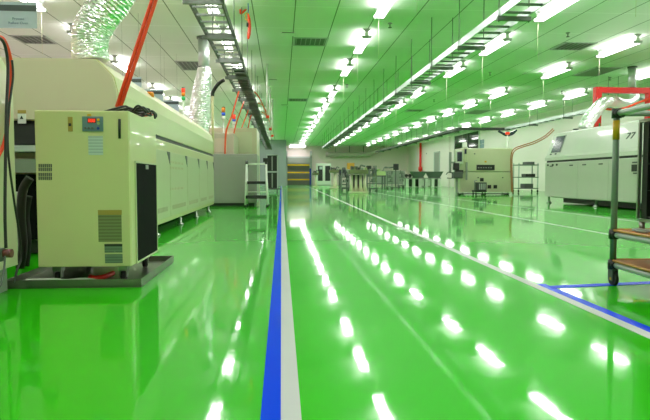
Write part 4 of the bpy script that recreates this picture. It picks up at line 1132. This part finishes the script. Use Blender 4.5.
# ------------------------------------------------------------------ pipe trolley in front on the right
A = Vector((1.443, 2.45, 0))
tt = thing('pipe_trolley', 'tube-framed trolley on casters with brown shelves and an orange band', 'trolley', A)
ex, ey = Vector((math.cos(-0.05), -math.sin(-0.05) * -1, 0)), None
ang = math.radians(-4)
U = Vector((math.cos(ang), math.sin(ang), 0))            # away to the right
V = Vector((math.sin(ang), -math.cos(ang), 0))           # toward the camera
TW, TD = 0.55, 0.85
def T(u, v, z):
    return A + U * u + V * v + Vector((0, 0, z))
corners = [(0, 0), (TW, 0), (0, TD), (TW, TD)]
for u, v in corners:
    po = MB().tube([T(u, v, 0.085), T(u, v, 0.755)], 0.0135, 14).build('post', M['tube_green'], tt)
    MB().tube([T(u, v, 0.632), T(u, v, 0.715)], 0.0142, 14).build('orange_band', M['yellow'], po)
    for z in (0.073, 0.205):
        MB().tube([T(u, v, z - 0.003), T(u, v, z + 0.038)], 0.021, 12).tube([T(u, v, z + 0.017), T(u + (0.03 if u == 0 else -0.03), v, z + 0.017)], 0.0175, 10).tube([T(u, v, z + 0.017), T(u, v + (0.03 if v == 0 else -0.03), z + 0.017)], 0.0175, 10).build('pipe_joint', M['black'], tt)
    MB().tube([T(u, v, 0.725), T(u, v, 0.765)], 0.021, 12).tube([T(u, v, 0.745), T(u + (0.03 if u == 0 else -0.03), v, 0.745)], 0.0175, 10).tube([T(u, v, 0.745), T(u, v + (0.03 if v == 0 else -0.03), 0.745)], 0.0175, 10).build('pipe_joint', M['black'], tt)
    c = MB().box(A.x + U.x * u + V.x * v - 0.013, A.x + U.x * u + V.x * v - 0.009, A.y + U.y * u + V.y * v - 0.022, A.y + U.y * u + V.y * v + 0.014, 0.02, 0.07).box(A.x + U.x * u + V.x * v + 0.009, A.x + U.x * u + V.x * v + 0.013, A.y + U.y * u + V.y * v - 0.022, A.y + U.y * u + V.y * v + 0.014, 0.02, 0.07).box(A.x + U.x * u + V.x * v - 0.013, A.x + U.x * u + V.x * v + 0.013, A.y + U.y * u + V.y * v - 0.022, A.y + U.y * u + V.y * v + 0.014, 0.0695, 0.073).build('caster', M['dark_grey'], tt)
    wx, wy = A.x + U.x * u + V.x * v, A.y + U.y * u + V.y * v - 0.008
    MB().tube([(wx - 0.008, wy, 0.029), (wx + 0.008, wy, 0.029)], 0.029, 18).build('wheel', M['rubber'], c)
    MB().tube([(wx - 0.0145, wy, 0.029), (wx + 0.0145, wy, 0.029)], 0.006, 10).build('axle', M['yellow'], c)
for z in (0.09, 0.222, 0.745):
    for a, b_ in (((0, 0.03), (0, TD - 0.03)), ((TW, 0.03), (TW, TD - 0.03)), ((0.03, 0), (TW - 0.03, 0)), ((0.03, TD), (TW - 0.03, TD))):
        MB().tube([T(*a, z), T(*b_, z)], 0.0125, 12).build('rail', M['rail_grey'], tt)
def board(z0_, z1_):
    mb = MB()
    mb.prism([(T(u, v, 0).x, T(u, v, 0).y) for u, v in ((0.0, 0.0), (TW, 0.0), (TW, TD), (0.0, TD))], z0_, z1_, 'z')
    return mb
for z in (0.1032, 0.2352):
    b0 = board(z, z + 0.008).build('shelf_board', M['wood'], tt)
    MB().tube([T(-0.006, 0.02, z + 0.006), T(-0.006, TD - 0.02, z + 0.006)], 0.0065, 6).tube([T(0.02, -0.006, z + 0.006), T(TW - 0.02, -0.006, z + 0.006)], 0.0065, 6).build('board_edge', M['wood_edge'], b0)
# black magazine rack on the upper shelf
def mag(u0, u1, v0, v1, z0_, z1_):
    mb = MB()
    mb.prism([(T(u, v, 0).x, T(u, v, 0).y) for u, v in ((u0, v0), (u1, v0), (u1, v1), (u0, v1))], z0_, z1_, 'z')
    return mb
mz0 = 0.2436
mg = thing('magazine_rack', 'tall black slotted magazine with grey edge, on the upper trolley shelf', 'magazine rack', T(0.2, 0.2, mz0))
mag(0.07, 0.42, 0.05, 0.36, mz0 + 0.04, mz0 + 0.052).build('bottom_plate', M['steel'], mg)
mag(0.07, 0.42, 0.05, 0.36, 0.70, 0.712).build('top_plate', M['steel'], mg)
mag(0.08, 0.41, 0.30, 0.34, mz0 + 0.0525, 0.6995).build('slotted_wall', M['black'], mg)
mag(0.08, 0.41, 0.07, 0.11, mz0 + 0.0525, 0.6995).build('slotted_wall', M['black'], mg)
for k in range(4):
    z = mz0 + 0.06 + 0.11 * k
    mag(0.08, 0.40, 0.111, 0.299, z, z + 0.003).build('loaded_board', M['black'], mg)
mag(0.40, 0.415, 0.111, 0.299, mz0 + 0.0525, 0.6995).build('back_wall', M['black'], mg)
mag(0.067, 0.079, 0.345, 0.357, mz0 + 0.0525, 0.6995).build('edge_rod', M['steel'], mg)
mag(0.067, 0.079, 0.052, 0.064, mz0 + 0.0525, 0.6995).build('edge_rod', M['steel'], mg)
for u, v in ((0.085, 0.07), (0.4, 0.07), (0.085, 0.34), (0.4, 0.34)):
    MB().tube([T(u, v, mz0), T(u, v, mz0 + 0.039)], 0.012, 10).build('foot', M['steel'], mg)
fl = thing('cable_loop', 'flat grey cable loop lying on the upper trolley shelf', 'cable', T(0.06, 0.1, mz0))
MB().tube([T(0.05 + 0.03 * math.sin(k * PI / 8) , 0.16 + 0.08 * math.cos(k * PI / 8), mz0 + 0.0072) for k in range(15)], 0.005, 8).build('loop', M['grey'], fl)

# ------------------------------------------------------------------ world and view
w = bpy.data.worlds.new('world'); S.world = w
w.use_nodes = True
w.node_tree.nodes['Background'].inputs[0].default_value = (0.02, 0.02, 0.02, 1)
S.view_settings.view_transform = 'Standard'
S.view_settings.look = 'None'
S.view_settings.gamma = 1
S.view_settings.use_curve_mapping = False
S.view_settings.exposure = -0.33
S.cycles.use_denoising = True
S.cycles.max_bounces = 10
S.cycles.diffuse_bounces = 6
S.cycles.glossy_bounces = 5
S.cycles.caustics_reflective = False
S.cycles.caustics_refractive = False
S.cycles.sample_clamp_indirect = 4.0
